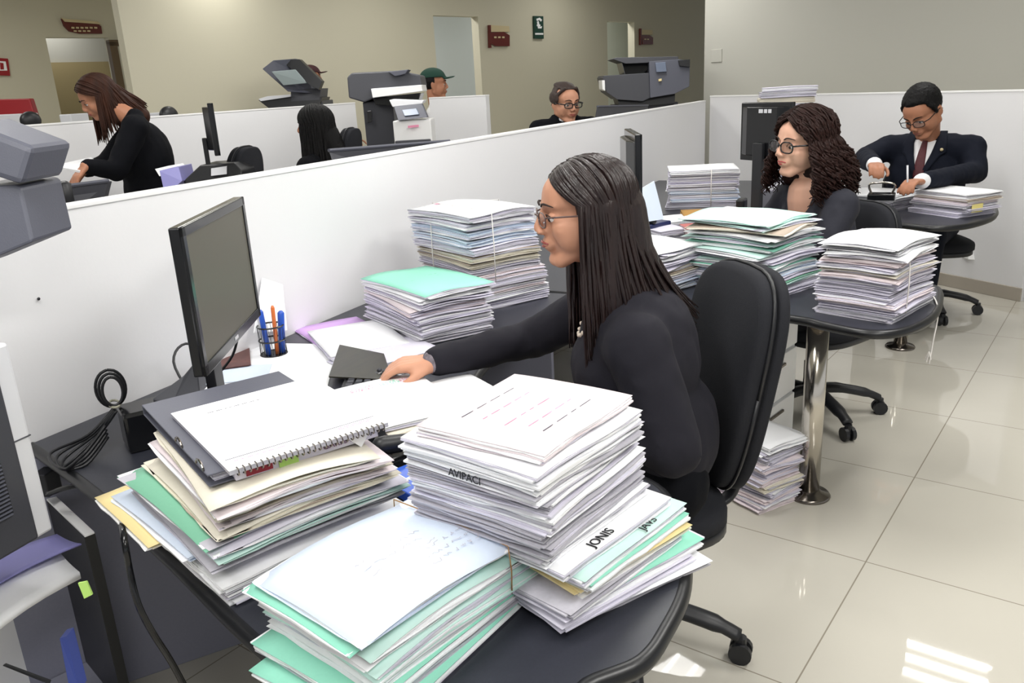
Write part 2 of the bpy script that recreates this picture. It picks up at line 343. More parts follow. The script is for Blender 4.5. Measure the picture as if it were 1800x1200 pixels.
# ------------------------------------------------------------------ office chairs
def rounded_outline(w0, w1, h, n=40, p=3.2):
    out = []
    for k in range(n):
        a = 2*PI*k/n; c, s = math.cos(a), math.sin(a)
        y = math.copysign(abs(s)**(2/p), s)*h/2; t = (y/h+.5); w = (w0*(1-t)+w1*t)
        out.append((math.copysign(abs(c)**(2/p), c)*w/2, y+h/2))
    return out
def cushion(bm, outline, th, puff, curve=0, M=Matrix(), rings=5):
    n = len(outline); cx = 0; cy = sum(p[1] for p in outline)/n; lv = []
    prof = [(1.0, 0), (1.0, th*.55), (.985, th*.8), (.93, th), (.7, th+puff*.6), (.35, th+puff)]
    for s, z in [(.97, -.006)]+prof:
        lv.append([bm.verts.new(M @ Vector((cx+(x-cx)*s, cy+(y-cy)*s, z+curve*((x*s)/.23)**2))) for x, y in outline])
    for a, b in zip(lv, lv[1:]):
        for k in range(n): bm.faces.new((a[k], a[(k+1) % n], b[(k+1) % n], b[k]))
    bm.faces.new(lv[0][::-1]); bm.faces.new(lv[-1])
def make_chair(label, loc, yaw, back_h=.56, back_z=.52, group='black office swivel chairs', star=0.0, seat_z=.47, bw=(.36, .44), lean=.16):
    r = empty('office_chair', loc, yaw, label, 'chair', group)          # +Y local is the way it faces
    bm = bmesh.new(); cushion(bm, [(x, y-.25) for x, y in rounded_outline(.47, .5, .48)], .05, .025, 0, Matrix.Translation((0, 0, seat_z-.04))); obj('seat', bm, M_FAB, r, True)
    bm = bmesh.new(); cushion(bm, [(x, y-.25) for x, y in rounded_outline(.46, .49, .47)], .03, .0, 0, Matrix.Translation((0, 0, seat_z-.07))); obj('seat_shell', bm, M_BLK, r, True)
    Mb = Matrix.Translation((0, -.26, back_z)) @ Matrix.Rotation(lean, 4, 'X') @ Matrix.Rotation(PI/2, 4, 'X') @ Matrix.Rotation(PI, 4, 'Y')
    ol = rounded_outline(bw[0], bw[1], back_h)
    bm = bmesh.new(); cushion(bm, ol, .045, .02, .03, Mb); bk = obj('backrest', bm, M_FAB, r, True)
    bm = bmesh.new(); cushion(bm, [(x*1.01, (y-back_h/2)*1.01+back_h/2) for x, y in ol], .03, .004, .03, Mb @ Matrix.Translation((0, 0, -.034))); obj('back_shell', bm, M_FAB, r, True)
    bm = bmesh.new(); pp = [Mb @ Vector((x*1.012, (y-back_h/2)*1.012+back_h/2, .006+.03*(x/.23)**2)) for x, y in ol]; tube(bm, pp+[pp[0]], .005, 6); obj('piping', bm, M_BLK, bk, True)
    bm = bmesh.new(); tube(bm, spline([(0, -.05, seat_z-.07), (0, -.27, seat_z-.08), (0, -.335, seat_z), (0, -.36, back_z+.2)]), .024, 8, flat=.5); obj('back_bar', bm, M_BLK, r, True)
    bm = bmesh.new(); lathe(bm, [(.028, .10), (.028, .26), (.02, .26), (.02, seat_z-.07)], (0, 0, 0), 16); box(bm, (0, 0, seat_z-.085), (.2, .2, .03)); obj('gas_column', bm, M_BLK2, r)
    for k in range(5):
        a = star+2*PI*k/5; c, s = math.cos(a), math.sin(a)
        bm = bmesh.new(); tube(bm, spline([(.02*c, .02*s, .125), (.12*c, .12*s, .13), (.25*c, .25*s, .105), (.315*c, .315*s, .078)], 4), [.034]*5+[.03]*4+[.024]*4, 10, flat=.7); l = obj('base_leg', bm, M_BLK, r, True)
        bm = bmesh.new(); w = Vector((-s, c, 0))
        for q in (-.016, .016):
            p = Vector((.32*c, .32*s, .031))+w*q; tube(bm, [p-w*.008, p+w*.008], .031, 16)
        cc = Vector((.32*c, .32*s, .045)); tube(bm, [cc+Vector((0, 0, -.01)), cc+Vector((0, 0, .03))], .016, 10); obj('caster', bm, M_BLK, l)
    return r
c1 = make_chair('near black office chair with a tall padded back, under the woman in charcoal', (1.925, .672, 0), math.radians(128-90), back_h=.60, back_z=.47, star=math.radians(-85-38), bw=(.32, .45))
c2 = make_chair('black office chair under the curly-haired woman, behind the middle desk', (3.80, .42, 0), math.radians(150-90), back_h=.46, back_z=.50, star=math.radians(-130), lean=.1)
c3 = make_chair('black office chair of the man in the navy suit, mostly hidden by the far desk', (5.78, -.02, 0), math.radians(200-90), back_h=.40, back_z=.5, star=math.radians(20))
# ------------------------------------------------------------------ paper
rnd = random.Random(11)
def sheaf_mesh(bm, w, d, t, nl, jit, sagf, rag=.002, mats=3, seed=0, rec=0):
    rg = random.Random(seed); NS = 6
    dz = t/nl
    for L in range(nl):
        ox, oy = rg.uniform(-jit, jit), rg.uniform(-jit, jit); a = rg.uniform(-1, 1)*jit*1.6/max(w, d); ww = w*(1-rg.random()*rec); dd = d*(1-rg.random()*rec)
        out = []
        for k in range(4*NS):
            s, f = divmod(k, NS); f /= NS
            x, y = [(-1+2*f, -1), (1, -1+2*f), (1-2*f, 1), (-1, 1-2*f)][s]
            x = x*ww/2+rg.uniform(-rag, rag); y = y*dd/2+rg.uniform(-rag, rag)
            out.append((x*math.cos(a)-y*math.sin(a)+ox, x*math.sin(a)+y*math.cos(a)+oy))
        z0 = L*dz; z1 = z0+dz*rg.uniform(.72, .9); mi = 0 if rg.random() < .62 else rg.randrange(1, mats)
        lo = [bm.verts.new((x, y, max(0, z0+sagf(x, y, z0/t)))) for x, y in out]; hi = [bm.verts.new((x, y, max(.0006, z1+sagf(x, y, z1/t)))) for x, y in out]
        n = len(out)
        for k in range(n): bm.faces.new((lo[k], lo[(k+1) % n], hi[(k+1) % n], hi[k])).material_index = mi
        bm.faces.new(lo[::-1]).material_index = mi
        if L < nl-1: bm.faces.new(hi).material_index = mi
        else:
            prev = hi
            for s in (.7, .35):
                cur = [bm.verts.new((x*s, y*s, z1+sagf(x*s, y*s, 1))) for x, y in out]
                for k in range(n): bm.faces.new((prev[k], prev[(k+1) % n], cur[(k+1) % n], cur[k])).material_index = mi
                prev = cur
            bm.faces.new(prev).material_index = mi
def cover_mesh(bm, w, d, z, sagf, nx=8, ny=8, curl=0, th=.0009):
    def zz(x, y):
        c = curl*max(0, (x/w+y/d*(-1) + .15))**2*1.2 if curl else 0
        return z+sagf(x, y, 1)+c
    g = [[(bm.verts.new((x, y, zz(x, y))), bm.verts.new((x, y, zz(x, y)+th))) for x in [w*(i/nx-.5) for i in range(nx+1)]] for y in [d*(j/ny-.5) for j in range(ny+1)]]
    for j in range(ny):
        for i in range(nx):
            q = (g[j][i], g[j][i+1], g[j+1][i+1], g[j+1][i]); bm.faces.new([v[1] for v in q]); bm.faces.new([v[0] for v in q][::-1])
    rim = [g[0][i] for i in range(nx+1)]+[g[j][nx] for j in range(1, ny+1)]+[g[ny][i] for i in range(nx-1, -1, -1)]+[g[j][0] for j in range(ny-1, 0, -1)]
    for k in range(len(rim)):
        a, b = rim[k], rim[(k+1) % len(rim)]; bm.faces.new((a[0], b[0], b[1], a[1]))
STY = {  # cover, pages (main, alt, alt), colour word
 'white': (P_WHITE, (P_WHITE, P_LIL, P_GREY), 'white'), 'lilac': (P_LIL, (P_LIL, P_WHITE, P_GREY), 'lilac-white'),
 'pink': (P_PINK, (P_PINK, P_WHITE, P_LIL), 'pinkish white'), 'cream': (P_CREAM, (P_CREAM, P_BROWN, P_GREY), 'cream'),
 'mint': (P_MINT, (P_WHITE, P_MINTL, P_LIL), 'mint green'), 'pmint': (P_MINTL, (P_WHITE, P_MINTL, P_LIL), 'pale mint'),
 'grey': (P_GREY, (P_GREY, P_WHITE, P_LIL), 'greyish'), 'blue': (P_BLUE, (P_BLUE, P_WHITE, P_LIL), 'pale blue'),
 'yellow': (P_YEL, (P_YEL, P_CREAM, P_WHITE), 'yellow'), 'brown': (P_BROWN, (P_CREAM, P_BROWN, P_GREY), 'brownish'),
 'green': (P_GREEN, (P_WHITE, P_MINTL, P_GREY), 'green'), 'tan': (P_TAN, (P_CREAM, P_TAN, P_CREAM), 'tan'), 'rose': (P_ROSE, (P_PINK, P_ROSE, P_PINK), 'rose red'),
 'purple': (P_PURP, (P_PURP, P_WHITE, P_LIL), 'purple')}
ORD = ['topmost']+[w+' from top' for w in 'second third fourth fifth sixth seventh eighth ninth tenth eleventh twelfth thirteenth fourteenth fifteenth sixteenth'.split()]
def case_file(x, y, z, yaw, w, d, t, sty, label, group, seed, sagf=None, jit=.004, curl=0, name='case_file', rag=.0022, rec=.02, cover=True):
    cv, pg, cw = STY[sty]
    r = empty(name, (x, y, z), yaw, label, 'case file', group)
    rg = random.Random(seed*7+3); A, Bq, ph = rg.uniform(-.002, .004), rg.uniform(-.003, .002), rg.uniform(0, 6)
    if sagf is None: sagf = lambda x_, y_, f: 0
    nl = max(3, min(10, int(t/.0034)))
    bm = bmesh.new(); sheaf_mesh(bm, w, d, t*.97, nl, jit, sagf, rag, 3, seed, rec); obj('pages', bm, pg, r)
    if cover:
        bm = bmesh.new(); cover_mesh(bm, w*1.005, d*1.005, t*.97, sagf, curl=curl); obj('cover', bm, cv, r, True)
    return r
def stack(where, x, y, z, yaw, w, d, specs, group, slump=.006, drift=(0, 0), dyaw=3, jit=.005, wob=.008, seed=1, rec=.02):
    """specs bottom to top: (thickness, style[, dx, dy, dyaw, dw, dd, curl])"""
    rg = random.Random(seed); n = len(specs); tot = sum(s[0] for s in specs); h = 0; out = []
    phx, phy = rg.uniform(0, 6), rg.uniform(0, 6)
    for i, s in enumerate(specs):
        t, sty = s[:2]; s = list(s[2:])+[0]*(6-len(s[2:]))
        f0, f1 = h/tot, (h+t)/tot
        def sag(x_, y_, f, f0=f0, f1=f1, h=h):
            g = f0+(f1-f0)*f; r2 = ((2*x_/w)**2+(2*y_/d)**2)*.5
            return (-slump*r2+.5*slump*math.sin(phx+6*x_/w)*abs(2*y_/d))*min(1, g*1.3)
        c, q = math.cos(yaw), math.sin(yaw); lx = s[0]+drift[0]*f0+rg.uniform(-wob, wob); ly = s[1]+drift[1]*f0+rg.uniform(-wob, wob)
        k = n-1-i; lab = f"{STY[sty][2]} case file, {ORD[k]} in the {where}"
        out.append(case_file(x+lx*c-ly*q, y+lx*q+ly*c, z+h, yaw+math.radians(s[2]+rg.uniform(-dyaw, dyaw)), w+s[3], d+s[4], t, sty, lab, group, seed*100+i, sag, jit, s[5], rec=rec))
        h += t
    return out, z+h
def scrib(parent, x, y, z, w, n, m, rows=1, gap=.012, hgt=.008, seed=0, rot=0, wig=True, name='handwriting'):
    rg = random.Random(seed); bm = bmesh.new(); R_ = Matrix.Rotation(rot, 4, 'Z')
    for r in range(rows):
        px = -w/2
        while px < w/2:
            l = rg.uniform(.3, 1)*w/n; y0 = -r*gap
            if wig:
                pts = [R_ @ Vector((px+l*k/5, y0+(rg.uniform(-.5, .5))*hgt, 0)) for k in range(6)]
                tube(bm, pts, .0007, 4, flat=.4)
            else: box(bm, R_ @ Vector((px+l/2, y0, 0)), (l, .0016, .0004), R_)
            px += l+w/n*.35
    bmesh.ops.translate(bm, verts=bm.verts, vec=(x, y, z)); return obj(name, bm, m, parent)
def word(parent, txt, M, size, m, name='lettering', depth=.0004):
    cu = bpy.data.curves.new(name, 'FONT'); cu.body = txt; cu.size = size; cu.extrude = depth; cu.align_x = 'CENTER'; cu.align_y = 'CENTER'
    o = bpy.data.objects.new(name, cu); COL.objects.link(o); dg = bpy.context.evaluated_depsgraph_get(); dg.update()
    me = bpy.data.meshes.new_from_object(o.evaluated_get(dg)); bpy.data.objects.remove(o); bpy.data.curves.remove(cu)
    me.transform(M); return obj(name, me, m, parent)
def cord(name, pts, r, m, label, cat='string', parent=None, n=5, sp=True):
    bm = bmesh.new(); tube(bm, spline(pts, 5) if sp else [Vector(p) for p in pts], r, n); o = obj(name, bm, m, parent, True); return tag(o, label, cat)
def rect_path(cx, cy, yaw, w, d, z0, z1, fx, axis='y'):
    """string around a pile, crossing the top and running down two sides"""
    c, s = math.cos(yaw), math.sin(yaw); P = lambda a, b, z: Vector((cx+a*c-b*s, cy+a*s+b*c, z))
    if axis == 'y': return [P(fx, -d/2-.006, z0), P(fx, -d/2-.008, (z0+z1)/2), P(fx, -d/2-.004, z1), P(fx, 0, z1+.003), P(fx, d/2+.004, z1), P(fx, d/2+.008, z0)]
    return [P(-w/2-.008, fx, z0), P(-w/2-.008, fx, (z0+z1)/2), P(-w/2-.004, fx, z1), P(0, fx, z1+.003), P(w/2+.004, fx, z1), P(w/2+.008, fx, z0)]
rad = math.radians
DT = .7405
# A: front left pile
wa = 'big pile under the spiral notebook'
A1, zA = stack(wa, 1.068, 1.10, DT, rad(-23), .37, .40, [
 (.018, 'grey', 0, 0, 4), (.016, 'grey', .0, 0, 2), (.017, 'white', 0, -.005, 0), (.014, 'yellow', -.085, .13, 3, -.06, -.12), (.014, 'blue', -.045, .07, 4, -.03, -.06), (.013, 'grey', -.01, 0, -1), (.014, 'pmint', 0, 0, 0), (.013, 'lilac', 0, 0, 1), (.013, 'green', -.02, .02, 2), (.015, 'cream', 0, 0, -3, -.03, 0), (.015, 'pink', .01, 0, -4, -.05, .0), (.016, 'cream', .0, .0, -3, -.06, 0), (.016, 'pink', 0, -.01, -5, -.06, -.0), (.014, 'cream', -.01, -.01, -6, -.08, .0)],
 'case files in the big front left pile', slump=.012, drift=(-.01, -.05), wob=.005, dyaw=1.5, seed=3, jit=.005)
# binder and notebook
by = rad(-27); c, s = math.cos(by), math.sin(by)
bx_, by_ = 1.065, 1.085
bd = empty('ring_binder', (bx_+.03*0, by_+.03, zA), by, 'dark slate ring binder lying under the white spiral notebook', 'binder')
bm = bmesh.new(); box(bm, (0, .0, .0015), (.285, .42, .003)); box(bm, (0, .0, .0205), (.285, .42, .003)); box(bm, (0.0, .209, .011), (.285, .003, .022)); obj('cover', bm, M_GRYB, bd, bevel=.001)
bm = bmesh.new(); sheaf_mesh(bm, .262, .37, .017, 8, .001, lambda a, b, f: 0, .001, 3, 5); bmesh.ops.translate(bm, verts=bm.verts, vec=(0, -.012, .003)); obj('pages', bm, (P_LIL, P_WHITE, P_GREY), bd)
bm = bmesh.new()
bm.free()
for yy in (-.12, .0):
    bm = bmesh.new(); tube(bm, [(-.142, yy+.02*math.cos(a)-.05, .0225+.012*math.sin(a)) for a in [PI*k/8 for k in range(9)]], .002, 6); obj('clip', bm, M_CHRD, bd)
nb = empty('spiral_notebook', (bx_-.014*s*0+.0, by_-.03, zA+.022), by, 'white spiral notebook with a pink-lettered cover on top of the big front left pile', 'notebook')
bm = bmesh.new(); box(bm, (0, -.02, .004), (.285, .33, .008)); obj('pages', bm, P_GREY, nb, bevel=.001)
bm = bmesh.new(); box(bm, (0, -.02, .0087), (.287, .332, .0014)); obj('cover', bm, P_WHITE, nb)
bm = bmesh.new(); box(bm, (.0, -.142, .0096), (.27, .0016, .0004)); obj('printed_rule', bm, M_INK, nb)
bm = bmesh.new()
for k in range(27):
    xx = -.13+k*.01; tube(bm, [(xx, -.186+.007*math.cos(a), .0045+.0068*math.sin(a)) for a in [2*PI*j/10 for j in range(11)]], .0012, 5)
obj('spiral', bm, M_CHRD, nb)
scrib(nb, -.04, .095, .0097, .10, 8, M_INK, 1, .012, .003, 2, wig=False, name='printed_line'); scrib(nb, -.08, -.155, .0097, .09, 6, M_INKP, 1, seed=4, wig=False, name='printed_line'); scrib(nb, .09, -.15, .0097, .06, 5, M_INKP, 2, .006, seed=5, wig=False, name='printed_line')
# agenda lying under the notebook front: spine with lettering, tabs
ag = empty('desk_diary', (1.065+.03*c-(-.125)*s*0, 1.085, zA-.0), by); bpy.data.objects.remove(ag)
sp = empty('case_file', (bx_+.02*c+.165*s, by_+.02*s-.165*c, zA), by, 'lilac case file with a lettered spine and black corner, under the notebook', 'case file')
bm = bmesh.new(); box(bm, (.0, .0, .010), (.27, .05, .020)); obj('spine', bm, P_LIL, sp, bevel=.001)
Ms = Matrix.Translation((.045, -.0255, .0115)) @ Matrix.Rotation(PI/2, 4, 'X'); word(sp, 'GARFIA', Ms, .016, mat('ink_plum', (98, 52, 92), .6)); word(sp, 'EJ', Matrix.Translation((.108, -.0255, .0125)) @ Matrix.Rotation(PI/2, 4, 'X'), .012, M_INK)
bm = bmesh.new(); box(bm, (.131, -.001, .0105), (.014, .053, .022)); obj('black_corner', bm, M_BLK, sp)
bm = bmesh.new(); box(bm, (-.095, -.026, .010), (.045, .002, .014)); obj('red_tab', bm, mat('tab_maroon', (140, 20, 44), .5), sp)
bm = bmesh.new(); box(bm, (-.045, -.0275, .008), (.034, .002, .024)); obj('lime_tab', bm, P_LIME, sp)
bm = bmesh.new(); prism(bm, [(0, 0), (.05, .0), (.028, -.028)], 0, .001); bmesh.ops.transform(bm, matrix=Matrix.Translation((.06, -.0275, .019)) @ Matrix.Rotation(PI/2, 4, 'X'), verts=bm.verts); obj('flap', bm, P_WHITE, sp)
# B: pile at the rounded end, beside the woman
wb = 'tall pile by the near woman\'s elbow'
B1, zB = stack(wb, 1.15, .545, DT, rad(-11), .295, .27, [
 (.012, 'white', .04, -.075, -22, 0, 0), (.012, 'lilac', .0, -.05, -14, 0, 0), (.014, 'mint', .04, -.06, -16, .0, 0), (.014, 'grey', .0, -.045, -5), (.014, 'yellow', .035, -.052, -9, -.02), (.014, 'mint', .035, -.05, -7, -.02), (.016, 'pmint', .022, -.045, -5), (.016, 'white', .01, -.03, -3),
 (.018, 'white', .0, 0, 0), (.020, 'grey', -.005, .0, 0), (.024, 'grey', -.01, 0, 0), (.026, 'white', -.01, 0, 0), (.024, 'grey', -.01, 0, 1), (.027, 'white', -.01, 0, 0), (.027, 'white', -.01, .0, 0), (.018, 'pink', .0, .0, 2, -.02, -.03)],
 'case files in the tall front pile', slump=.008, drift=(-.03, .012), dyaw=2, wob=.005, seed=5, jit=.005)
tp = B1[-1]
for k, (yy, wv) in enumerate([(.07, .13), (.035, .12), (-.01, .14), (-.045, .12), (-.075, .14)]): scrib(tp, -.02+.005*k, yy, .0188, wv, 4, M_INK if k in (0, 4) else M_INKP, 1, seed=20+k, wig=False, name='printed_line')
word(B1[7], 'JONIS', Matrix.Translation((-.035, -.120, .0168)) @ Matrix.Rotation(.05, 4, 'Z'), .024, M_INKB); word(B1[6], 'JAVS', Matrix.Translation((.045, -.122, .0168)) @ Matrix.Rotation(.05, 4, 'Z'), .022, M_INKB)
word(B1[2], 'uns', Matrix.Translation((-.04, -.121, .0147)) @ Matrix.Rotation(.2, 4, 'Z'), .022, M_INKB)
word(B1[13], 'AVIPACI', Matrix.Translation((-.152, .0, .014)) @ Matrix.Rotation(-PI/2, 4, 'Z') @ Matrix.Rotation(PI/2, 4, 'X'), .018, M_INKB)
# C: flat front pile
wc = 'low pile at the very front'
C1, zC = stack(wc, .945, .665, DT, rad(-14), .40, .25, [
 (.012, 'mint', -.05, -.01, 8), (.012, 'grey', -.03, 0, 3), (.014, 'mint', -.035, 0, 4), (.014, 'white', 0, 0), (.014, 'pmint', 0, .0, 0), (.014, 'pmint', 0, 0), (.014, 'white', -.005, 0), (.014, 'pmint', 0, 0), (.013, 'mint', -.018, .012, 0), (.012, 'blue', 0, 0, 0, 0, 0)],
 'case files in the low front pile', slump=.012, drift=(-.02, .0), dyaw=1.5, wob=.004, seed=9, jit=.004)
scrib(C1[-1], -.04, .02, .0125, .11, 5, P_GREY, 3, .02, .008, 31); scrib(C1[-1], .03, -.03, .0125, .10, 5, P_GREY, 3, .02, .008, 32)
cord('string', rect_path(.945, .665, rad(-14), .40, .25, DT+.05, zC-.001, .06), .0012, M_TWINE, 'thin brown twine tied across the low pile at the front', sp=False)
# D, E behind the arm, against the partition
D1, zD = stack('green-topped pile by the partition', 2.38, 1.555, DT, rad(-30), .28, .42, [
 (.022, 'grey', 0, 0), (.024, 'lilac', .0, 0), (.026, 'grey', 0, 0), (.026, 'lilac', -.01, 0), (.022, 'pink', 0, 0), (.02, 'lilac', .0, 0, 0), (.018, 'white', .0, 0), (.016, 'mint', .01, 0, 2)],
 'case files in the green-topped pile', slump=.008, wob=.01, dyaw=4, seed=12, jit=.008)
scrib(D1[-1], .0, .03, .0158, .12, 4, P_GREEN, 2, .03, .004, 8)
E1, zE = stack('tied pile against the near partition', 2.80, 1.56, DT, rad(-28), .31, .41, [
 (.03, 'lilac', .03, 0), (.03, 'white', .03, 0), (.028, 'pink', .02, 0), (.026, 'lilac', .02, 0), (.026, 'pink', .01, 0), (.024, 'grey', 0, 0), (.026, 'brown', 0, 0), (.026, 'brown', 0, 0), (.03, 'lilac', -.0, 0), (.03, 'blue', -.0, 0), (.032, 'blue', 0, 0), (.03, 'lilac', 0, 0), (.03, 'white', 0, 0, 2)],
 'case files in the tied pile by the partition', slump=.008, drift=(-.03, 0), wob=.008, seed=14, jit=.006)
scrib(E1[-1], .03, .02, .0295, .08, 3, M_INK, 1, seed=3, wig=False, name='printed_line')
bm = bmesh.new(); box(bm, (-.04, .16, .0297), (.03, .012, .0008)); obj('red_mark', bm, M_INKP, E1[-1])
cord('string', rect_path(2.775, 1.56, rad(-28), .31, .41, zE-.26, zE, -.06), .0022, M_STR, 'white string tied around the pile against the partition, left strand', sp=False)
cord('string', rect_path(2.775, 1.56, rad(-28), .31, .41, zE-.30, zE-.001, .06, 'x'), .0022, M_STR, 'white string tied around the pile against the partition, crossing strand', sp=False)
# F, G, H on the middle desk
F1, zF = stack('tied pile on the middle desk tip', 3.02, .135, DT, rad(-20), .33, .26, [
 (.02, 'grey', 0, 0), (.02, 'lilac', 0, 0), (.022, 'pink', 0, 0), (.022, 'lilac', 0, 0), (.024, 'lilac', 0, 0), (.022, 'lilac', 0, 0), (.018, 'pink', 0, 0), (.014, 'cream', 0, 0), (.02, 'lilac', 0, 0), (.02, 'pink', 0, 0), (.018, 'white', 0, 0), (.018, 'white', .01, 0), (.016, 'white', 0, 0)],
 'case files in the pile at the desk tip', slump=.01, wob=.01, dyaw=4, seed=16, jit=.009)
cord('string', rect_path(3.02, .135, rad(-20), .34, .27, DT+.02, zF-.04, -.09), .0025, M_STR, 'white string tied around the pile at the tip of the middle desk', sp=False)
G1, zG = stack('mint pile before the curly-haired woman', 3.26, .60, DT, rad(-24), .34, .40, [
 (.02, 'lilac', .02, 0), (.018, 'white', .02, 0), (.016, 'green', .01, 0), (.018, 'lilac', 0, 0), (.02, 'blue', 0, 0), (.018, 'mint', -.02, 0), (.02, 'pmint', 0, 0), (.02, 'lilac', 0, 0), (.022, 'pmint', -.02, 0, 0), (.022, 'mint', .0, 0), (.02, 'pmint', 0, 0), (.02, 'white', 0, 0), (.018, 'brown', -.04, 0, 6, -.05), (.014, 'pmint', .0, .02, -2, 0, 0, .0), (.014, 'pmint', -.01, .03, 4, 0, 0, .0)],
 'case files in the mint pile', slump=.012, wob=.012, dyaw=6, seed=18, jit=.01)
H1, zH = stack('untidy pile behind the near chair', 3.13, .97, DT, rad(-20), .28, .30, [
 (.018, 'blue', 0, 0), (.018, 'grey', 0, 0), (.02, 'blue', 0, 0), (.016, 'grey', 0, 0), (.014, 'brown', 0, 0), (.016, 'cream', .01, 0), (.016, 'lilac', 0, 0), (.016, 'lilac', 0, 0), (.018, 'white', 0, 0), (.016, 'lilac', 0, 0), (.012, 'white', 0, 0)],
 'case files in the untidy pile', slump=.01, wob=.014, dyaw=8, seed=20, jit=.011)
# I : tied pile near the partition, tan folder in front
I1, zI = stack('tied pile left of the turned-away screen', 5.30, 1.30, DT, rad(-75), .42, .36, [
 (.022, 'grey', 0, 0), (.024, 'lilac', 0, 0), (.022, 'blue', 0, 0), (.024, 'grey', 0, 0), (.022, 'blue', 0, 0), (.024, 'lilac', 0, 0), (.022, 'lilac', 0, 0), (.024, 'lilac', 0, 0), (.022, 'grey', 0, 0), (.02, 'white', 0, 0), (.016, 'white', 0, 0)],
 'case files in the tied far pile', slump=.004, wob=.008, seed=22, jit=.008)
cord('string', rect_path(5.30, 1.30, rad(-75), .42, .36, DT+.02, zI, .05, 'y'), .003, M_STR, 'white string tied around the pile left of the second screen', sp=False)
J1, zJ = stack('pile on the round far desk', 5.17, -.13, DT, rad(-38), .27, .33, [
 (.024, 'lilac', 0, 0), (.022, 'lilac', 0, 0), (.018, 'grey', 0, 0), (.018, 'pink', 0, 0), (.014, 'brown', 0, 0), (.028, 'white', .01, 0)],
 'case files on the far desk end', slump=.006, wob=.012, seed=24, jit=.008)
t = J1[2]; bm = bmesh.new(); box(bm, (-.04, -.175, .0), (.09, .002, .045)); obj('yellow_note', bm, mat('note_yellow', (236, 222, 140), .6), t)
K1, zK = stack('low pile under the suited man\'s hands', 5.40, .25, DT, rad(-28), .34, .36, [
 (.024, 'grey', 0, 0), (.026, 'grey', 0, 0), (.022, 'white', 0, 0), (.014, 'white', -.04, .02, 8)],
 'case files under the man in navy', slump=.008, wob=.014, seed=26, jit=.01)
L1, zL = stack('tall stack behind the turned-away screen', 6.15, .93, DT, rad(-78), .36, .27, [
 (.06, 'lilac'), (.06, 'grey'), (.06, 'lilac'), (.06, 'white'), (.05, 'lilac'), (.05, 'grey'), (.04, 'lilac'), (.045, 'lilac'), (.04, 'pink'), (.04, 'lilac'), (.035, 'cream'), (.045, 'white'), (.04, 'cream'), (.04, 'grey', 0, 0, 3), (.028, 'lilac', 0, .0, -4)],
 'bound files in the tall far stack', slump=.003, wob=.014, dyaw=4, seed=28, jit=.004)
N1, zN = stack('floor pile behind the chrome leg', 2.93, .50, .0005, rad(-30), .20, .26, [
 (.026, 'pink'), (.026, 'pink'), (.028, 'lilac'), (.026, 'cream'), (.026, 'pink'), (.028, 'lilac'), (.026, 'pink'), (.026, 'lilac'), (.026, 'lilac'), (.026, 'white')],
 'case files stacked on the floor', slump=.006, wob=.01, dyaw=5, seed=30, jit=.01)
cord('string', [Z(1640, 520, .742), Z(1647, 535, .742), D(1648, 560, 2.93), D(1640, 600, 2.94), D(1633, 640, 2.95)], .0028, M_STR, 'white string dangling from the round edge of the middle desk')
bm = bmesh.new(); pk = D(1633, 618, 2.94)
for a in range(5): tube(bm, [pk, pk+Vector((.008*math.cos(a*1.3), .010*math.sin(a*1.3), -.022-.008*(a % 3)))], .0022, 5)
tag(obj('tassel', bm, M_STR), 'small knotted end of the white string below the middle desk', 'string')
# loose files around the centre
def folder(label, x, y, z, yaw, w, d, t, sty, seed, slump=.004, group=None, curl=0, cat='case file', cover=True):
    return case_file(x, y, z, yaw, w, d, t, sty, label, group, seed, lambda a, b, f: -slump*f*((2*a/w)**2+(2*b/d)**2)*.5, .004, curl, cover=cover)
folder('thick grey case file under the open page in front of the keyboard hand', 1.60, 1.12, DT, rad(-34), .22, .28, .045, 'cream', 41)
q = folder('white case file with pink and green notes, in front of the typing hand', 1.605, 1.165, DT+.046, rad(-36), .24, .33, .014, 'white', 42, .006)
for k in range(3): scrib(q, -.05, .12-.010*k, .0146, .07, 6, M_INKP, 1, .02, .012, 6+k); scrib(q, .02, .125-.010*k, .0146, .05, 5, P_MINT, 1, .02, .012, 16+k)
scrib(q, .06, .12, .0146, .02, 2, M_INKP, 3, .008, .012, 26)
folder('small white booklet lying right of the page with pink notes', 1.74, 1.03, DT, rad(-33), .13, .24, .05, 'white', 43)
folder('purple folder flat against the partition behind the mouse', 2.20, 1.80, DT, rad(-32), .24, .33, .008, 'purple', 44)
folder('white papers spread over the purple folder', 2.13, 1.68, DT+.009, rad(-38), .26, .34, .014, 'white', 45)
folder('lilac papers under the white sheets by the typing hand', 2.02, 1.49, DT, rad(-25), .30, .20, .02, 'lilac', 46)
def sheet(name, label, pts, z, m, cat='sheet of paper', th=.0016, parent=None):
    bm = bmesh.new(); prism(bm, pts, z, z+th); return tag(obj(name, bm, m, parent), label, cat)
sheet('paper_sheet', 'blank white sheet in front of the pen cup', [zz(355, 690), zz(575, 682), zz(597, 606), zz(437, 603)], DT, P_WHITE)
sheet('paper_sheet', 'pale blue sheet under the monitor edge, beside the brown card', [zz(362, 676, .744), zz(470, 665, .744), zz(478, 640, .744), zz(372, 645, .744)], DT+.003, P_BLUE)
k1 = sheet('picture_card', 'brown picture card lying under the near monitor', [zz(374, 650, .75), zz(441, 641, .75), zz(438, 606, .75), zz(388, 611, .75)], DT+.008, mat('card_brown', (44, 24, 24), .5, noise_amt=.9, nscale=30, rgb2=(120, 72, 66)), 'card', .003)
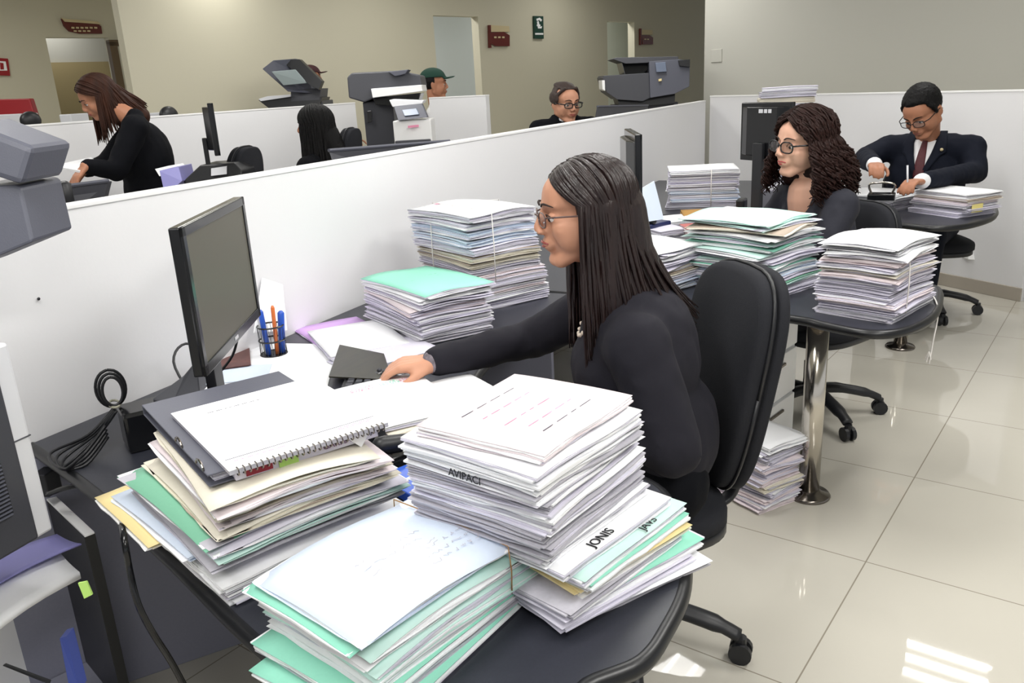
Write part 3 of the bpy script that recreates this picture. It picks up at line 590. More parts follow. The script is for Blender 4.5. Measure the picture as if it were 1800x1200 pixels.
# dark magazine strip by the hand and the keyboard
mg = sheet('magazine', 'dark glossy magazine with yellow stripes beside the typing hand', [zz(578, 662, .765), zz(690, 668, .765), zz(675, 622, .765), zz(597, 606, .765)], DT+.022, mat('mag_dark', (20, 20, 22), .3, noise_amt=.9, nscale=9, rgb2=(60, 56, 40), stretch=(1, 6, 1)), 'magazine', .004)
kb = empty('keyboard', (1.66, 1.32, DT), rad(28), 'black keyboard partly under the papers in front of the monitor', 'keyboard')
bm = bmesh.new(); box(bm, (0, 0, .009), (.40, .14, .018)); obj('base', bm, M_BLK, kb, bevel=.004)
bm = bmesh.new()
for i in range(15):
    for j in range(5): box(bm, (-.18+i*.0255, -.05+j*.024, .021), (.02, .018, .006))
obj('keys', bm, M_GRY, kb, bevel=.001)
ms = Z(684, 655, .765); r = empty('computer_mouse', (ms.x, ms.y, DT), rad(100), 'black computer mouse under the hand of the near woman', 'mouse')
bm = bmesh.new(); ell(bm, (0, 0, .012), (.055, .033, .022)); obj('shell', bm, M_BLK2, r, True); bm = bmesh.new(); tube(bm, [(.03, -.005, .031), (.03, .005, .031)], .006, 10); obj('wheel', bm, M_GRY, r, True)
sm_ = empty('stapler', (1.415, 1.01, DT), rad(-30), 'black stapler between the two front piles', 'stapler')
bm = bmesh.new(); box(bm, (0, 0, .008), (.16, .05, .016)); obj('base', bm, M_BLK2, sm_, bevel=.004)
bm = bmesh.new(); cap(bm, (-.06, 0, .05), (.07, 0, .03), .022, .018); obj('arm', bm, M_BLK, sm_, True)
bxo('plastic_folder', (1.33, .90, DT+.012), (.17, .14, .024), M_BLUE, None, rad(-22), .003, label='bright blue plastic folder between the two front piles', cat='folder')
# pen cup
cp = Z(482, 622, DT); pc = empty('pen_cup', cp, 0, 'black wire mesh pen cup behind the near monitor', 'pen cup')
bm = bmesh.new()
for z_ in (.002, .05, .097): tube(bm, [(.042*math.cos(a), .042*math.sin(a), z_) for a in [2*PI*k/24 for k in range(25)]], .0028, 6)
for k in range(24):
    a = 2*PI*k/24; tube(bm, [(.042*math.cos(a), .042*math.sin(a), 0), (.042*math.cos(a+.25), .042*math.sin(a+.25), .097)], .0009, 4)
lathe(bm, [(.041, 0), (.041, .003)], n=20); obj('mesh_body', bm, M_BLK2, pc)
for k, (nm, mm, dx, dy, h, r, lb) in enumerate([('marker', M_BLUE, -.024, .004, .165, .0085, 'blue marker standing in the pen cup, left of the orange pen'), ('pen', M_ORNG, -.002, -.02, .175, .0065, 'orange pen standing in the pen cup between the blue markers'), ('marker', M_BLUE, .020, -.026, .15, .011, 'thick blue marker leaning at the right of the pen cup'), ('pen', M_LGRY, -.02, .02, .16, .006, 'pale pen at the back of the pen cup')]):
    bm = bmesh.new(); b0 = cp+Vector((dx*.8, dy*.8, .004)); b1 = cp+Vector((dx*1.2, dy*1.2, h*.95)); tube(bm, [b0, b0.lerp(b1, .95), b1], [r, r, r*.5], 12)
    tag(obj(nm, bm, mm, None, True), lb, 'pen')
bm = bmesh.new(); a0 = YW(452, 590, WY-.035); 
hull8(bm, [YW(447, 585, WY-.05), YW(505, 580, WY-.05), YW(497, 500, WY-.008), YW(462, 488, WY-.008)], Vector((.0, .004, .0))); tag(obj('leaning_papers', bm, P_WHITE), 'white papers standing against the partition behind the pen cup', 'papers')
# ------------------------------------------------------------------ people
def head_matrix(pos, ang, pitch=0, roll=0, s=1.0):     # face looks along +Y of this frame; ang = heading in the floor plane (degrees)
    return Matrix.Translation(pos) @ Matrix.Rotation(rad(ang-90), 4, 'Z') @ Matrix.Rotation(rad(-pitch), 4, 'X') @ Matrix.Rotation(rad(roll), 4, 'Y') @ Matrix.Scale(s, 4)
def head_prims(bm, M, male=False):
    b = bmesh.new()
    ell(b, (0, -.010, .034), (.072, .087, .073)); ell(b, (0, .024, -.022), (.060, .064, .082)); ell(b, (0, .045, .036), (.058, .046, .052))
    j = 1.08 if male else 1.0
    for s in (-1, 1):
        cap(b, (s*.052*j, -.004, -.052), (s*.016, .064, -.094), .018, .017); cap(b, (s*.055, .0, -.01), (s*.052*j, -.004, -.055), .02, .018)
        ell(b, (s*.037, .058, -.026), (.024, .024, .024)); ell(b, (s*.040, .030, -.036), (.026, .046, .042)); cap(b, (s*.012, .086, .024), (s*.042, .070, .026), .0095, .009)
        ell(b, (s*.0125, .1005, -.029), (.0085, .010, .0075)); ell(b, (s*.0735, -.012, -.006), (.009, .018, .031), Matrix.Rotation(rad(s*18), 4, 'Z'))
        ell(b, (s*.031, .070, .001), (.018, .012, .013))
    cap(b, (0, .088, .018), (0, .107, -.019), .0068, .0082); ell(b, (0, .105, -.023), (.010, .010, .0085))
    ell(b, (0, .081, -.055), (.027, .015, .020)); ell(b, (0, .072, -.092), (.019, .016, .016)); cap(b, (-.013, .0925, -.051), (.013, .0925, -.051), .005, .005); cap(b, (-.011, .091, -.061), (.011, .091, -.061), .006, .006)
    bmesh.ops.transform(b, matrix=M, verts=b.verts); me = bpy.data.meshes.new('t'); b.to_mesh(me); b.free(); bm.from_mesh(me); bpy.data.meshes.remove(me)
def face_bits(M, root, male=False, brow=M_BROW, glasses=None, skin=M_SKIN, lipm=M_LIP, lids=True, closed=False):
    def mk(name, f, m, par=root, smooth=True):
        b = bmesh.new(); f(b); bmesh.ops.transform(b, matrix=M, verts=b.verts); return obj(name, b, m, par, smooth)
    for s in (-1, 1):
        e = mk('eye', lambda b: ell(b, (s*.0305, .0745, .0005), (.0135, .0105, .0095)), M_EYE)
        mk('iris', lambda b: ell(b, (s*.0305, .0825, -.001), (.0062, .004, .0064)), M_IRIS, e)
        mk('upper_lid', lambda b: ell(b, (s*.0305, .0738, .0045), (.0148, .0112, .0088)), skin, e)
        mk('eyelash', lambda b: tube(b, spline([(s*.0155, .084, -.001), (s*.023, .0885, .0075), (s*.033, .088, .0085), (s*.045, .077, .001)], 4), [.0011]*13, 6), M_BROW, e)
        mk('eyebrow', lambda b: tube(b, spline([(s*.012, .0955, .0235), (s*.028, .0935, .0305), (s*.048, .076, .0245)], 5), [.0016, .002, .0024, .0026, .0026, .0026, .0024, .002, .0016, .0012, .0008], 6), brow)
    def lp(b):
        tube(b, spline([(-.021, .086, -.0555), (-.010, .096, -.052), (0, .097, -.053), (.010, .096, -.052), (.021, .086, -.0555)], 4), [.001]+[.0036]*15+[.001], 6, flat=.75)
        tube(b, spline([(-.019, .086, -.0575), (0, .096, -.061), (.019, .086, -.0575)], 6), [.001]+[.0042]*11+[.001], 6, flat=.75)
    mk('lips', lp, lipm)
    if glasses:
        def gl(b):
            for s in (-1, 1):
                w, h = glasses[1], glasses[2]; pts = []
                for k in range(24):
                    a = 2*PI*k/24; x = s*.033+w*math.copysign(abs(math.cos(a))**.75, math.cos(a)); z = -.001+h*math.copysign(abs(math.sin(a))**.75, math.sin(a)); pts.append((x, .103-.25*abs(x)**1.0*.5, z))
                tube(b, pts+[pts[0]], glasses[3], 6)
                x1 = s*(.033+w); tube(b, [(x1, .094, .006), (s*.076, .075, .008), (s*.081, -.01, .004), (s*.079, -.03, -.012)], glasses[3]*1.2, 6)
            tube(b, spline([(-.033+glasses[1], .101, .004), (0, .108, .008), (.033-glasses[1], .101, .004)], 4), glasses[3], 6)
        g = mk('glasses', gl, glasses[0])
        for s in (-1, 1):
            def ln(b):
                w, h = glasses[1], glasses[2]; pts = []
                for k in range(20):
                    a = 2*PI*k/20; x = s*.033+w*.96*math.copysign(abs(math.cos(a))**.75, math.cos(a)); z = -.001+h*.96*math.copysign(abs(math.sin(a))**.75, math.sin(a)); pts.append(b.verts.new((x, .103-.125*abs(x), z)))
                b.faces.new(pts)
            mk('glasses_lens', ln, MATS.get('lens_clear') or lensm(), g, False)
def lensm():
    m = mat('lens_clear', (255, 255, 255), .02); nt = m.node_tree; out = nt.nodes['Material Output']
    t = nt.nodes.new('ShaderNodeBsdfTransparent'); t.inputs[0].default_value = (.93, .95, .96, 1); g = nt.nodes.new('ShaderNodeBsdfGlossy'); g.inputs['Roughness'].default_value = .03
    x = nt.nodes.new('ShaderNodeMixShader'); x.inputs[0].default_value = .1; nt.links.new(t.outputs[0], x.inputs[1]); nt.links.new(g.outputs[0], x.inputs[2]); nt.links.new(x.outputs[0], out.inputs[0]); return m
def hand_prims(b, wrist, fwd, up, side, curl=.5, s=1.0, spread=.12):
    """fwd along the hand, up = back of the hand, side = +1 when the thumb is on +x (fwd x up)"""
    f = Vector(fwd).normalized(); u = (Vector(up)-f*Vector(up).dot(f)).normalized(); x = f.cross(u).normalized()*side; w = Vector(wrist)
    P = lambda a, c, z: w + (f*a + x*c + u*z)*s
    for c in (-.03, -.011, .009, .028): cap(b, P(.004, c*.62, 0), P(.082-.006*abs(c-.005)/.03, c, .004), .0155*s, .0118*s)
    cap(b, P(.01, .018, -.006), P(.045, .034, -.010), .016*s, .013*s)
    for i, (c, L) in enumerate([(-.030, .060), (-.011, .073), (.009, .080), (.028, .072)]):
        a0 = P(.084, c, .004); an = .25+curl*.35; d0 = f*math.cos(an)-u*math.sin(an)+x*(c*spread*8); r = .0092*s
        for k, (fr, da) in enumerate([(.44, 0), (.31, curl*.75), (.25, curl*.6)]):
            an += da; dd = (f*math.cos(an)-u*math.sin(an)+x*(c*spread*8*(1-.5*k))).normalized(); a1 = a0+dd*(L*fr*s); cap(b, a0, a1, r, r*.92, 10); a0 = a1; r *= .93
    t0 = P(.022, .03, -.008); t1 = P(.058, .052, -.020); t2 = P(.086, .056, -.030-.01*curl); t3 = P(.104, .050, -.038-.01*curl)
    cap(b, t0, t1, .0125*s, .0105*s, 10); cap(b, t1, t2, .0105*s, .0095*s, 10); cap(b, t2, t3, .0093*s, .008*s, 10)
def strands(name, parent, M, n, length, m, phi0=40, curl=0, rs=.0055, spread=0, seed=1, top=.005, widths=(.086, .106, .094), lat=0, back_only=False, ctr=(0, -.012, .034), fall=None, part=.0):
    """hair strands growing from the parting, over the skull and hanging down"""
    rg = random.Random(seed); b = bmesh.new(); Mi = M.inverted().to_3x3(); dn = (Mi @ Vector((0, 0, -1))).normalized()
    a_, b_, c_ = widths; C0 = Vector(ctr)
    for i in range(n):
        s = -1 if i % 2 else 1
        ph = rad(rg.uniform(phi0, 180)); ph = ph if rg.random() < .9 else rad(phi0+rg.random()*12)
        k = rg.uniform(.97, 1.05)
        pts = []; rr = []
        N1 = 9
        f0 = (ph-rad(phi0))/(PI-rad(phi0)); y0 = .80-1.45*f0+rg.uniform(-.03, .03)     # start along the part line
        d0 = Vector((s*.03, y0, math.sqrt(max(.02, 1-y0*y0)))).normalized(); d1 = Vector((s*math.sin(ph), math.cos(ph), -.12)).normalized(); om = d0.angle(d1)
        for j in range(N1):
            t = j/(N1-1); q = (d0*math.sin((1-t)*om)+d1*math.sin(t*om))/math.sin(om)
            pts.append(C0+Vector((q.x*a_*k, q.y*b_*k, q.z*c_*k))); rr.append(rs*(.6+.4*t))
        p = pts[-1].copy(); L = length*rg.uniform(.72, 1.05); steps = 12; a1 = rg.uniform(0, 6.28); out = Vector((s*math.sin(ph), math.cos(ph), 0))
        for j in range(1, steps+1):
            f = j/steps; q = p + dn*(L*f) + out*(spread*f*f+.004*math.sin(a1+f*5))
            if fall: q = fall(q, f, s, ph)
            if curl: q = q + Vector((math.cos(a1+f*26), math.sin(a1+f*26), 0))*curl*min(1, f*4)
            pts.append(q); rr.append(rs*(1-.75*max(0, f-.6)/.4))
        if curl:
            for j in range(3, N1): pts[j] = pts[j]+Vector((rg.uniform(-1, 1), rg.uniform(-1, 1), rg.uniform(-1, 1)))*curl*.5
        tube(b, spline(pts, 2) if curl else pts, sum([[r, r] for r in rr], [])[:-1] if curl else rr, 5, True, .7)
    bmesh.ops.transform(b, matrix=M, verts=b.verts); return obj(name, b, m, parent, True)
def hair_cap(name, parent, M, m, sx=.080, sy=.100, sz=.088, cut_y=.045, cut_z=-.03, ctr=(0, -.014, .036), noise_=.003, extra=None, vox=.006, s=1.0):
    b = bmesh.new(); ell(b, ctr, (sx, sy, sz), None, 32, 24)
    # remove the face and neck part
    def keep(v): 
        return not ((v.y > cut_y+ (v.z-.05)*.25 and v.z < .085-max(0, -v.y)*0) or (v.z < cut_z + max(0, v.y+.02)*.9))
    dele = [v for v in b.verts if not keep(v.co)]
    bmesh.ops.delete(b, geom=dele, context='VERTS')
    r = bmesh.ops.solidify(b, geom=b.faces[:], thickness=.016)
    if extra: extra(b)
    return fuse(name, b, vox*s, m, parent, 3, noise_, .012, M)
def base_person(name, label, origin, ang, group=None):
    return empty(name, origin, 0, label, 'person', group)
def place_children(root):
    """children were built in world coordinates; keep them where they are under the root"""
    iv = Matrix.Translation(-Vector(root.location))
    for c in root.children: c.matrix_parent_inverse = iv
def frame(origin, ang):
    a = rad(ang); f = Vector((math.cos(a), math.sin(a), 0)); r = Vector((f.y, -f.x, 0)); o = Vector(origin)
    return lambda x, y, z: Vector((o.x, o.y, 0)) + r*x + f*y + Vector((0, 0, z))
def at_same(p, x, y): return D(x, y, (p-CAM).dot(FW))
# ================= near woman
hp = D(1030, 372, 1.96); S1 = 1.13; AW = 114
org = Vector((hp.x, hp.y, 0)) - Vector((math.cos(rad(AW)), math.sin(rad(AW)), 0))*.15
L = frame(org, AW); w1 = base_person('person', 'woman with long straight dark hair and glasses, typing at the near desk', (org.x, org.y, 0), AW)
HM = head_matrix(hp, 123, 3, 0, S1)
sh_r, sh_l = L(.175, .085, .985), L(-.175, .05, .965)
wr = Z(762, 636, .83); hd = at_same(wr, 690, 646); el_r = L(.30, .30, .84)
el_l = L(-.25, -.02, .74); wr_l = L(-.14, .24, .80)
b = bmesh.new(); head_prims(b, HM)
cap(b, HM @ Vector((0, -.02, -.05)), L(0, .075, 1.02), .056, .062); cap(b, L(0, .07, 1.0), L(0, .03, .85), .085, .11); cap(b, L(0, .03, .85), L(0, 0, .6), .11, .13)
for a_, e_, w_ in ((sh_r, el_r, wr), (sh_l, el_l, wr_l)): cap(b, L(0, .06, .98), a_, .06, .055); cap(b, a_, e_, .05, .042); cap(b, e_, w_, .038, .029)
hand_prims(b, wr, hd-wr, (0.0, -.1, 1), -1, .45, S1*.98); hand_prims(b, wr_l, L(.1, .12, 0)-L(0, 0, 0), (0, 0, 1), 1, .5, S1*.98)
for s in (-1, 1): cap(b, L(s*.1, .02, .58), L(s*.13, .48, .56), .09, .065); cap(b, L(s*.13, .48, .56), L(s*.13, .50, .10), .06, .04)
fuse('body', b, .0050, M_SKIN, w1, 9)
face_bits(HM, w1, False, M_BROW, (mat('glasses_brown', (92, 70, 66), .3), .025, .015, .0016))
b = bmesh.new()
ell(b, L(0, .03, .88), (.19, .155, .20), Matrix.Rotation(rad(AW-90), 4, 'Z')); ell(b, L(0, -.01, .68), (.20, .165, .19), Matrix.Rotation(rad(AW-90), 4, 'Z')); cap(b, sh_r+Vector((0, 0, -.01)), sh_l+Vector((0, 0, -.01)), .078, .078)
cap(b, L(-.07, .03, 1.01), L(.07, .03, 1.01), .058, .058); ell(b, L(0, .12, .86), (.15, .08, .10), Matrix.Rotation(rad(AW-90), 4, 'Z'))
wj = wr + (el_r-wr)*.04
cap(b, sh_r, el_r, .072, .060); cap(b, el_r, wj, .058, .044); cap(b, sh_l, el_l, .078, .070); cap(b, el_l, wr_l + (el_l-wr_l)*.1, .062, .048)
for t in (.15, .3, .5, .7, .85):                       # sleeve folds
    p = sh_l.lerp(el_l, t); ell(b, p, (.086-.014*t, .086-.014*t, .012), Matrix.Rotation(.5, 4, 'X')); p = sh_r.lerp(el_r, t); ell(b, p, (.075-.01*t, .012, .075-.01*t), Matrix.Rotation(.4, 4, 'Z'))
jk = fuse('jacket', b, .0085, M_SUIT, w1, 14, .006, .07)
b = bmesh.new(); dv = (wr-el_r).normalized(); c0 = wj-dv*.0
cap(b, c0, c0+dv*.006, .040, .038, 20); cf = fuse('sleeve_cuff', b, .006, mat('cuff_pattern', (30, 28, 36), .6, noise_amt=1, nscale=90, rgb2=(150, 140, 150)), w1, 2)
b = bmesh.new()
for s in (-1, 1): cap(b, L(s*.1, -.02, .58), L(s*.13, .46, .57), .115, .085); cap(b, L(s*.13, .46, .57), L(s*.13, .50, .14), .08, .06)
fuse('trousers', b, .012, M_BLKC, w1, 3)
for s in (-1, 1):
    b = bmesh.new(); cap(b, L(s*.13, .49, .05), L(s*.13, .64, .035), .045, .032); fuse('shoe', b, .009, M_BLK2, w1, 2)
# necklace beads
b = bmesh.new()
for k in range(14):
    a = PI*(k/13); ell(b, L(.075*math.cos(a), .125+.05*math.sin(a), 1.03-.09*math.sin(a)), (.006, .006, .006), None, 8, 6)
obj('necklace', b, mat('beads_pale', (220, 206, 190), .3), w1, True)
def fall1(q, f, s, ph):
    p = q.copy(); bk = max(0, -math.cos(ph)); fr = max(0, math.cos(ph))
    p.y += .035*fr*f - .10*bk*f*f - .02*f; p.x *= 1+.28*f*(.3+bk*.7); return p
def und(b_): 
    cap(b_, (0, -.05, .0), (0, -.075, -.17), .078, .075); cap(b_, (0, -.075, -.12), (0, -.12, -.30), .075, .06)
    for s in (-1, 1): cap(b_, (s*.062, -.03, .02), (s*.072, -.03, -.2), .03, .03)
hair_cap('hair_base', w1, HM, M_HAIR, .079, .091, .075, .050, -.16, noise_=.001, extra=und, s=S1)
strands('hair', w1, HM, 460, .36, M_HAIR, 66, 0, .0056, .012, 4, fall=fall1, widths=(.084, .095, .080))
def fall1b(q, f, s, ph):
    p = q.copy(); p.y += .03*f+.02*f*f; p.x = s*(abs(p.x)*(1-.1*f)); return p
strands('hair_front_lock', w1, HM, 60, .40, M_HAIR, 60, 0, .0045, .0, 9, fall=fall1b, widths=(.083, .100, .092)) if False else None
place_children(w1)
# ================= curly-haired woman
hp = D(1412, 252, 3.45); S2 = 1.18; A2 = 130
org = Vector((hp.x, hp.y, 0)) - Vector((math.cos(rad(A2)), math.sin(rad(A2)), 0))*.12
L = frame(org, A2); w2 = base_person('person', 'woman with curly dark hair, black-rimmed glasses and a dark blouse at the middle desk', (org.x, org.y, 0), A2)
HM = head_matrix(hp, 138, 2, -4, S2)
zt = hp.z
b = bmesh.new(); head_prims(b, HM); cap(b, HM @ Vector((0, -.02, -.05)), L(0, .06, zt-.21), .052, .06); cap(b, L(0, .07, zt-.22), L(0, .03, zt-.42), .10, .11); cap(b, L(0, .03, .8), L(0, 0, .58), .11, .13)
arms = []
for s in (-1, 1):
    a_, e_, w_ = L(s*.18, .05, zt-.25), L(s*.24, .14, .86), L(s*.12, .40, .79); arms.append((a_, e_, w_)); cap(b, L(0, .05, zt-.26), a_, .06, .055); cap(b, a_, e_, .05, .042); cap(b, e_, w_, .038, .029); hand_prims(b, w_, L(-s*.03, .1, 0)-L(0, 0, 0), (0, 0, 1), -s, .45, S2*.95)
for s in (-1, 1): cap(b, L(s*.1, .02, .56), L(s*.13, .44, .56), .085, .06); cap(b, L(s*.13, .44, .56), L(s*.13, .46, .1), .055, .04)
fuse('body', b, .0058, M_SKIN2, w2, 5)
face_bits(HM, w2, False, M_BROW, (M_BLK2, .027, .0185, .0026), M_SKIN2, lipm=mat('lips_red', (176, 70, 72), .4))
b = bmesh.new(); RZ = Matrix.Rotation(rad(A2-90), 4, 'Z')
ell(b, L(0, .03, zt-.40), (.185, .15, .20), RZ); ell(b, L(0, -.01, .68), (.20, .165, .2), RZ); cap(b, arms[0][0], arms[1][0], .078, .078)
for a_, e_, w_ in arms: cap(b, a_, e_, .076, .06); cap(b, e_, w_, .056, .042)
for s in (-1, 1): cap(b, L(s*.06, .02, zt-.185), L(s*.09, .10, zt-.30), .03, .05)
fuse('blouse', b, .01, mat('blouse_navy', (26, 27, 38), .85, bump=.3, bscale=20), w2, 5, .006, .06)
b = bmesh.new()
for s in (-1, 1): cap(b, L(s*.1, -.02, .56), L(s*.13, .44, .56), .11, .08); cap(b, L(s*.13, .44, .56), L(s*.13, .46, .14), .075, .055)
fuse('trousers', b, .014, M_BLKC, w2, 3)
for s in (-1, 1):
    b = bmesh.new(); cap(b, L(s*.13, .46, .05), L(s*.13, .6, .035), .045, .032); fuse('shoe', b, .01, M_BLK2, w2, 2)
def fall2(q, f, s, ph):
    p = q.copy(); bk = max(0, -math.cos(ph)); p.x += s*.035*math.sin(f*2.4); p.y -= .05*bk*math.sin(f*2.2); return p
hair_cap('hair_base', w2, HM, M_HAIRC, .084, .104, .090, .048, -.12, noise_=.004, extra=lambda b_: (cap(b_, (0, -.05, 0), (0, -.07, -.12), .085, .085), [cap(b_, (s*.07, -.03, .02), (s*.085, -.035, -.13), .032, .04) for s in (-1, 1)]), s=S2)
strands('hair', w2, HM, 330, .21, M_HAIRC, 58, .013, .0052, .03, 14, fall=fall2, widths=(.092, .108, .098))
place_children(w2)
# ================= man in the navy suit
hp = D(1622, 196, 4.95); S3 = 1.27; A3 = 166
org = Vector((hp.x, hp.y, 0)) - Vector((math.cos(rad(A3)), math.sin(rad(A3)), 0))*.20
L = frame(org, A3); m1 = base_person('person', 'man in a navy suit, white shirt and maroon tie, reading files at the far desk', (org.x, org.y, 0), A3)
HM = head_matrix(hp, 152, 34, 6, S3); zt = hp.z
hr, hl = D(1540, 292, 4.62), D(1604, 321, 4.52)
b = bmesh.new(); head_prims(b, HM, True); cap(b, HM @ Vector((0, -.03, -.05)), L(0, -.0, zt-.19), .062, .062); cap(b, L(0, -.01, zt-.27), L(0, -.01, .75), .09, .10); cap(b, L(0, -.01, .75), L(0, -.03, .6), .11, .12)
arms = []
for s, h in ((1, hr), (-1, hl)):
    a_ = L(s*.24, .0, zt-.235); e_ = L(s*.33, .16, .98) if s > 0 else L(s*.30, .10, .90); w_ = h + (e_-h).normalized()*.075
    arms.append((a_, e_, w_)); cap(b, L(0, .02, zt-.26), a_, .07, .06); cap(b, a_, e_, .055, .045); cap(b, e_, w_, .04, .03); hand_prims(b, w_, h-w_, (0, 0, 1), -s, .8, 1.12)
for s in (-1, 1): cap(b, L(s*.11, 0, .56), L(s*.16, .42, .54), .09, .07); cap(b, L(s*.16, .42, .54), L(s*.16, .44, .1), .06, .045)
fuse('body', b, .0065, M_SKIN3, m1, 4)
face_bits(HM, m1, True, M_HAIRK, (M_BLK2, .026, .016, .0018), M_SKIN3, lipm=mat('lips_tan', (140, 84, 72), .5))
b = bmesh.new(); RZ = Matrix.Rotation(rad(A3-90), 4, 'Z')
ell(b, L(0, .0, zt-.42), (.235, .16, .24), RZ); ell(b, L(0, -.02, .70), (.22, .17, .24), RZ); cap(b, arms[0][0], arms[1][0], .088, .088); cap(b, L(-.14, -.02, zt-.20), L(.14, -.02, zt-.20), .06, .06)
for a_, e_, w_ in arms: cap(b, a_, e_, .082, .068); cap(b, e_, w_.lerp(e_, .12), .066, .050)
fuse('jacket', b, .012, M_NAVY, m1, 5, .006, .07)
for a_, e_, w_ in arms:
    b = bmesh.new(); d = (w_-e_).normalized(); cap(b, w_-d*.03, w_-d*.012, .045, .043); fuse('shirt_cuff', b, .008, M_WHITE, m1, 1)
# shirt front, tie, lapels on the chest
def chest_pt(x, z, off=0): 
    """point on the front of the chest ellipsoids"""
    y1 = .16*math.sqrt(max(0, 1-(x/.235)**2-((z-(zt-.42))/.24)**2)); y2 = .088*math.sqrt(max(0, 1-((z-(zt-.235))/.088)**2)); y3 = -.02+.06*math.sqrt(max(0, 1-((z-(zt-.20))/.06)**2)); return L(x, max(y1, y2, y3)+off, z)
def chest_patch(name, rows, m, off, th=.008):
    b = bmesh.new(); g = []
    for z, x0, x1 in rows:
        g.append([(b.verts.new(chest_pt(x0+(x1-x0)*k/4, z, off)), b.verts.new(chest_pt(x0+(x1-x0)*k/4, z, off+th))) for k in range(5)])
    for r0, r1 in zip(g, g[1:]):
        for k in range(4):
            b.faces.new((r0[k][1], r0[k+1][1], r1[k+1][1], r1[k][1])); b.faces.new((r0[k][0], r1[k][0], r1[k+1][0], r0[k+1][0]))
    rim = g[0]+[r[4] for r in g[1:]]+g[-1][::-1][1:]+[r[0] for r in g[::-1][1:-1]]
    for k in range(len(rim)):
        p, q = rim[k], rim[(k+1) % len(rim)]
        if p is not q: b.faces.new((p[0], q[0], q[1], p[1]))
    return obj(name, b, m, m1, True)
zc = zt-.145
chest_patch('shirt', [(zc, -.075, .075), (zc-.05, -.07, .07), (zc-.10, -.055, .055), (zc-.16, -.038, .038), (zc-.22, -.018, .018), (zc-.26, -.004, .004)], M_WHITE, .004)
chest_patch('tie', [(zc-.012, -.024, .024), (zc-.035, -.014, .014), (zc-.10, -.022, .022), (zc-.16, -.027, .027), (zc-.235, -.030, .030), (zc-.25, -.028, .028)], M_TIE, .014)
for s in (-1, 1):
    chest_patch('lapel', [(zc+.02, s*.065, s*.105), (zc-.05, s*.062, s*.125), (zc-.10, s*.052, s*.13), (zc-.12, s*.047, s*.10), (zc-.18, s*.028, s*.065), (zc-.26, s*.0, s*.02)], M_NAVY, .012, .01)
b = bmesh.new(); ell(b, chest_pt(-.105, zc-.085, .03), (.010, .010, .010)); obj('lapel_pin', b, M_GOLD, m1, True)
b = bmesh.new()
for s in (-1, 1): cap(b, L(s*.11, -.02, .56), L(s*.16, .40, .55), .12, .09); cap(b, L(s*.16, .40, .55), L(s*.16, .44, .14), .085, .065)
fuse('trousers', b, .016, M_NAVY, m1, 3)
for s in (-1, 1):
    b = bmesh.new(); cap(b, L(s*.16, .43, .055), L(s*.16, .6, .04), .05, .036); fuse('shoe', b, .012, M_BLK2, m1, 2)
hair_cap('hair', m1, HM, M_HAIRK, .082, .102, .096, .052, -.015, noise_=.005, s=S3, extra=lambda b_: (ell(b_, (0, .0, .085), (.062, .075, .034)), [cap(b_, (s*.072, .025, .045), (s*.076, .012, .0), .012, .009) for s in (-1, 1)]))
place_children(m1)
pn = hl + Vector((-.03, .02, .01)); b = bmesh.new(); tube(b, [pn+Vector((0, 0, -.05)), pn+Vector((.02, .012, .085))], .005, 8); tag(obj('pen', b, M_LGRY, None, True), 'pale pen held upright by the man in the navy suit', 'pen')
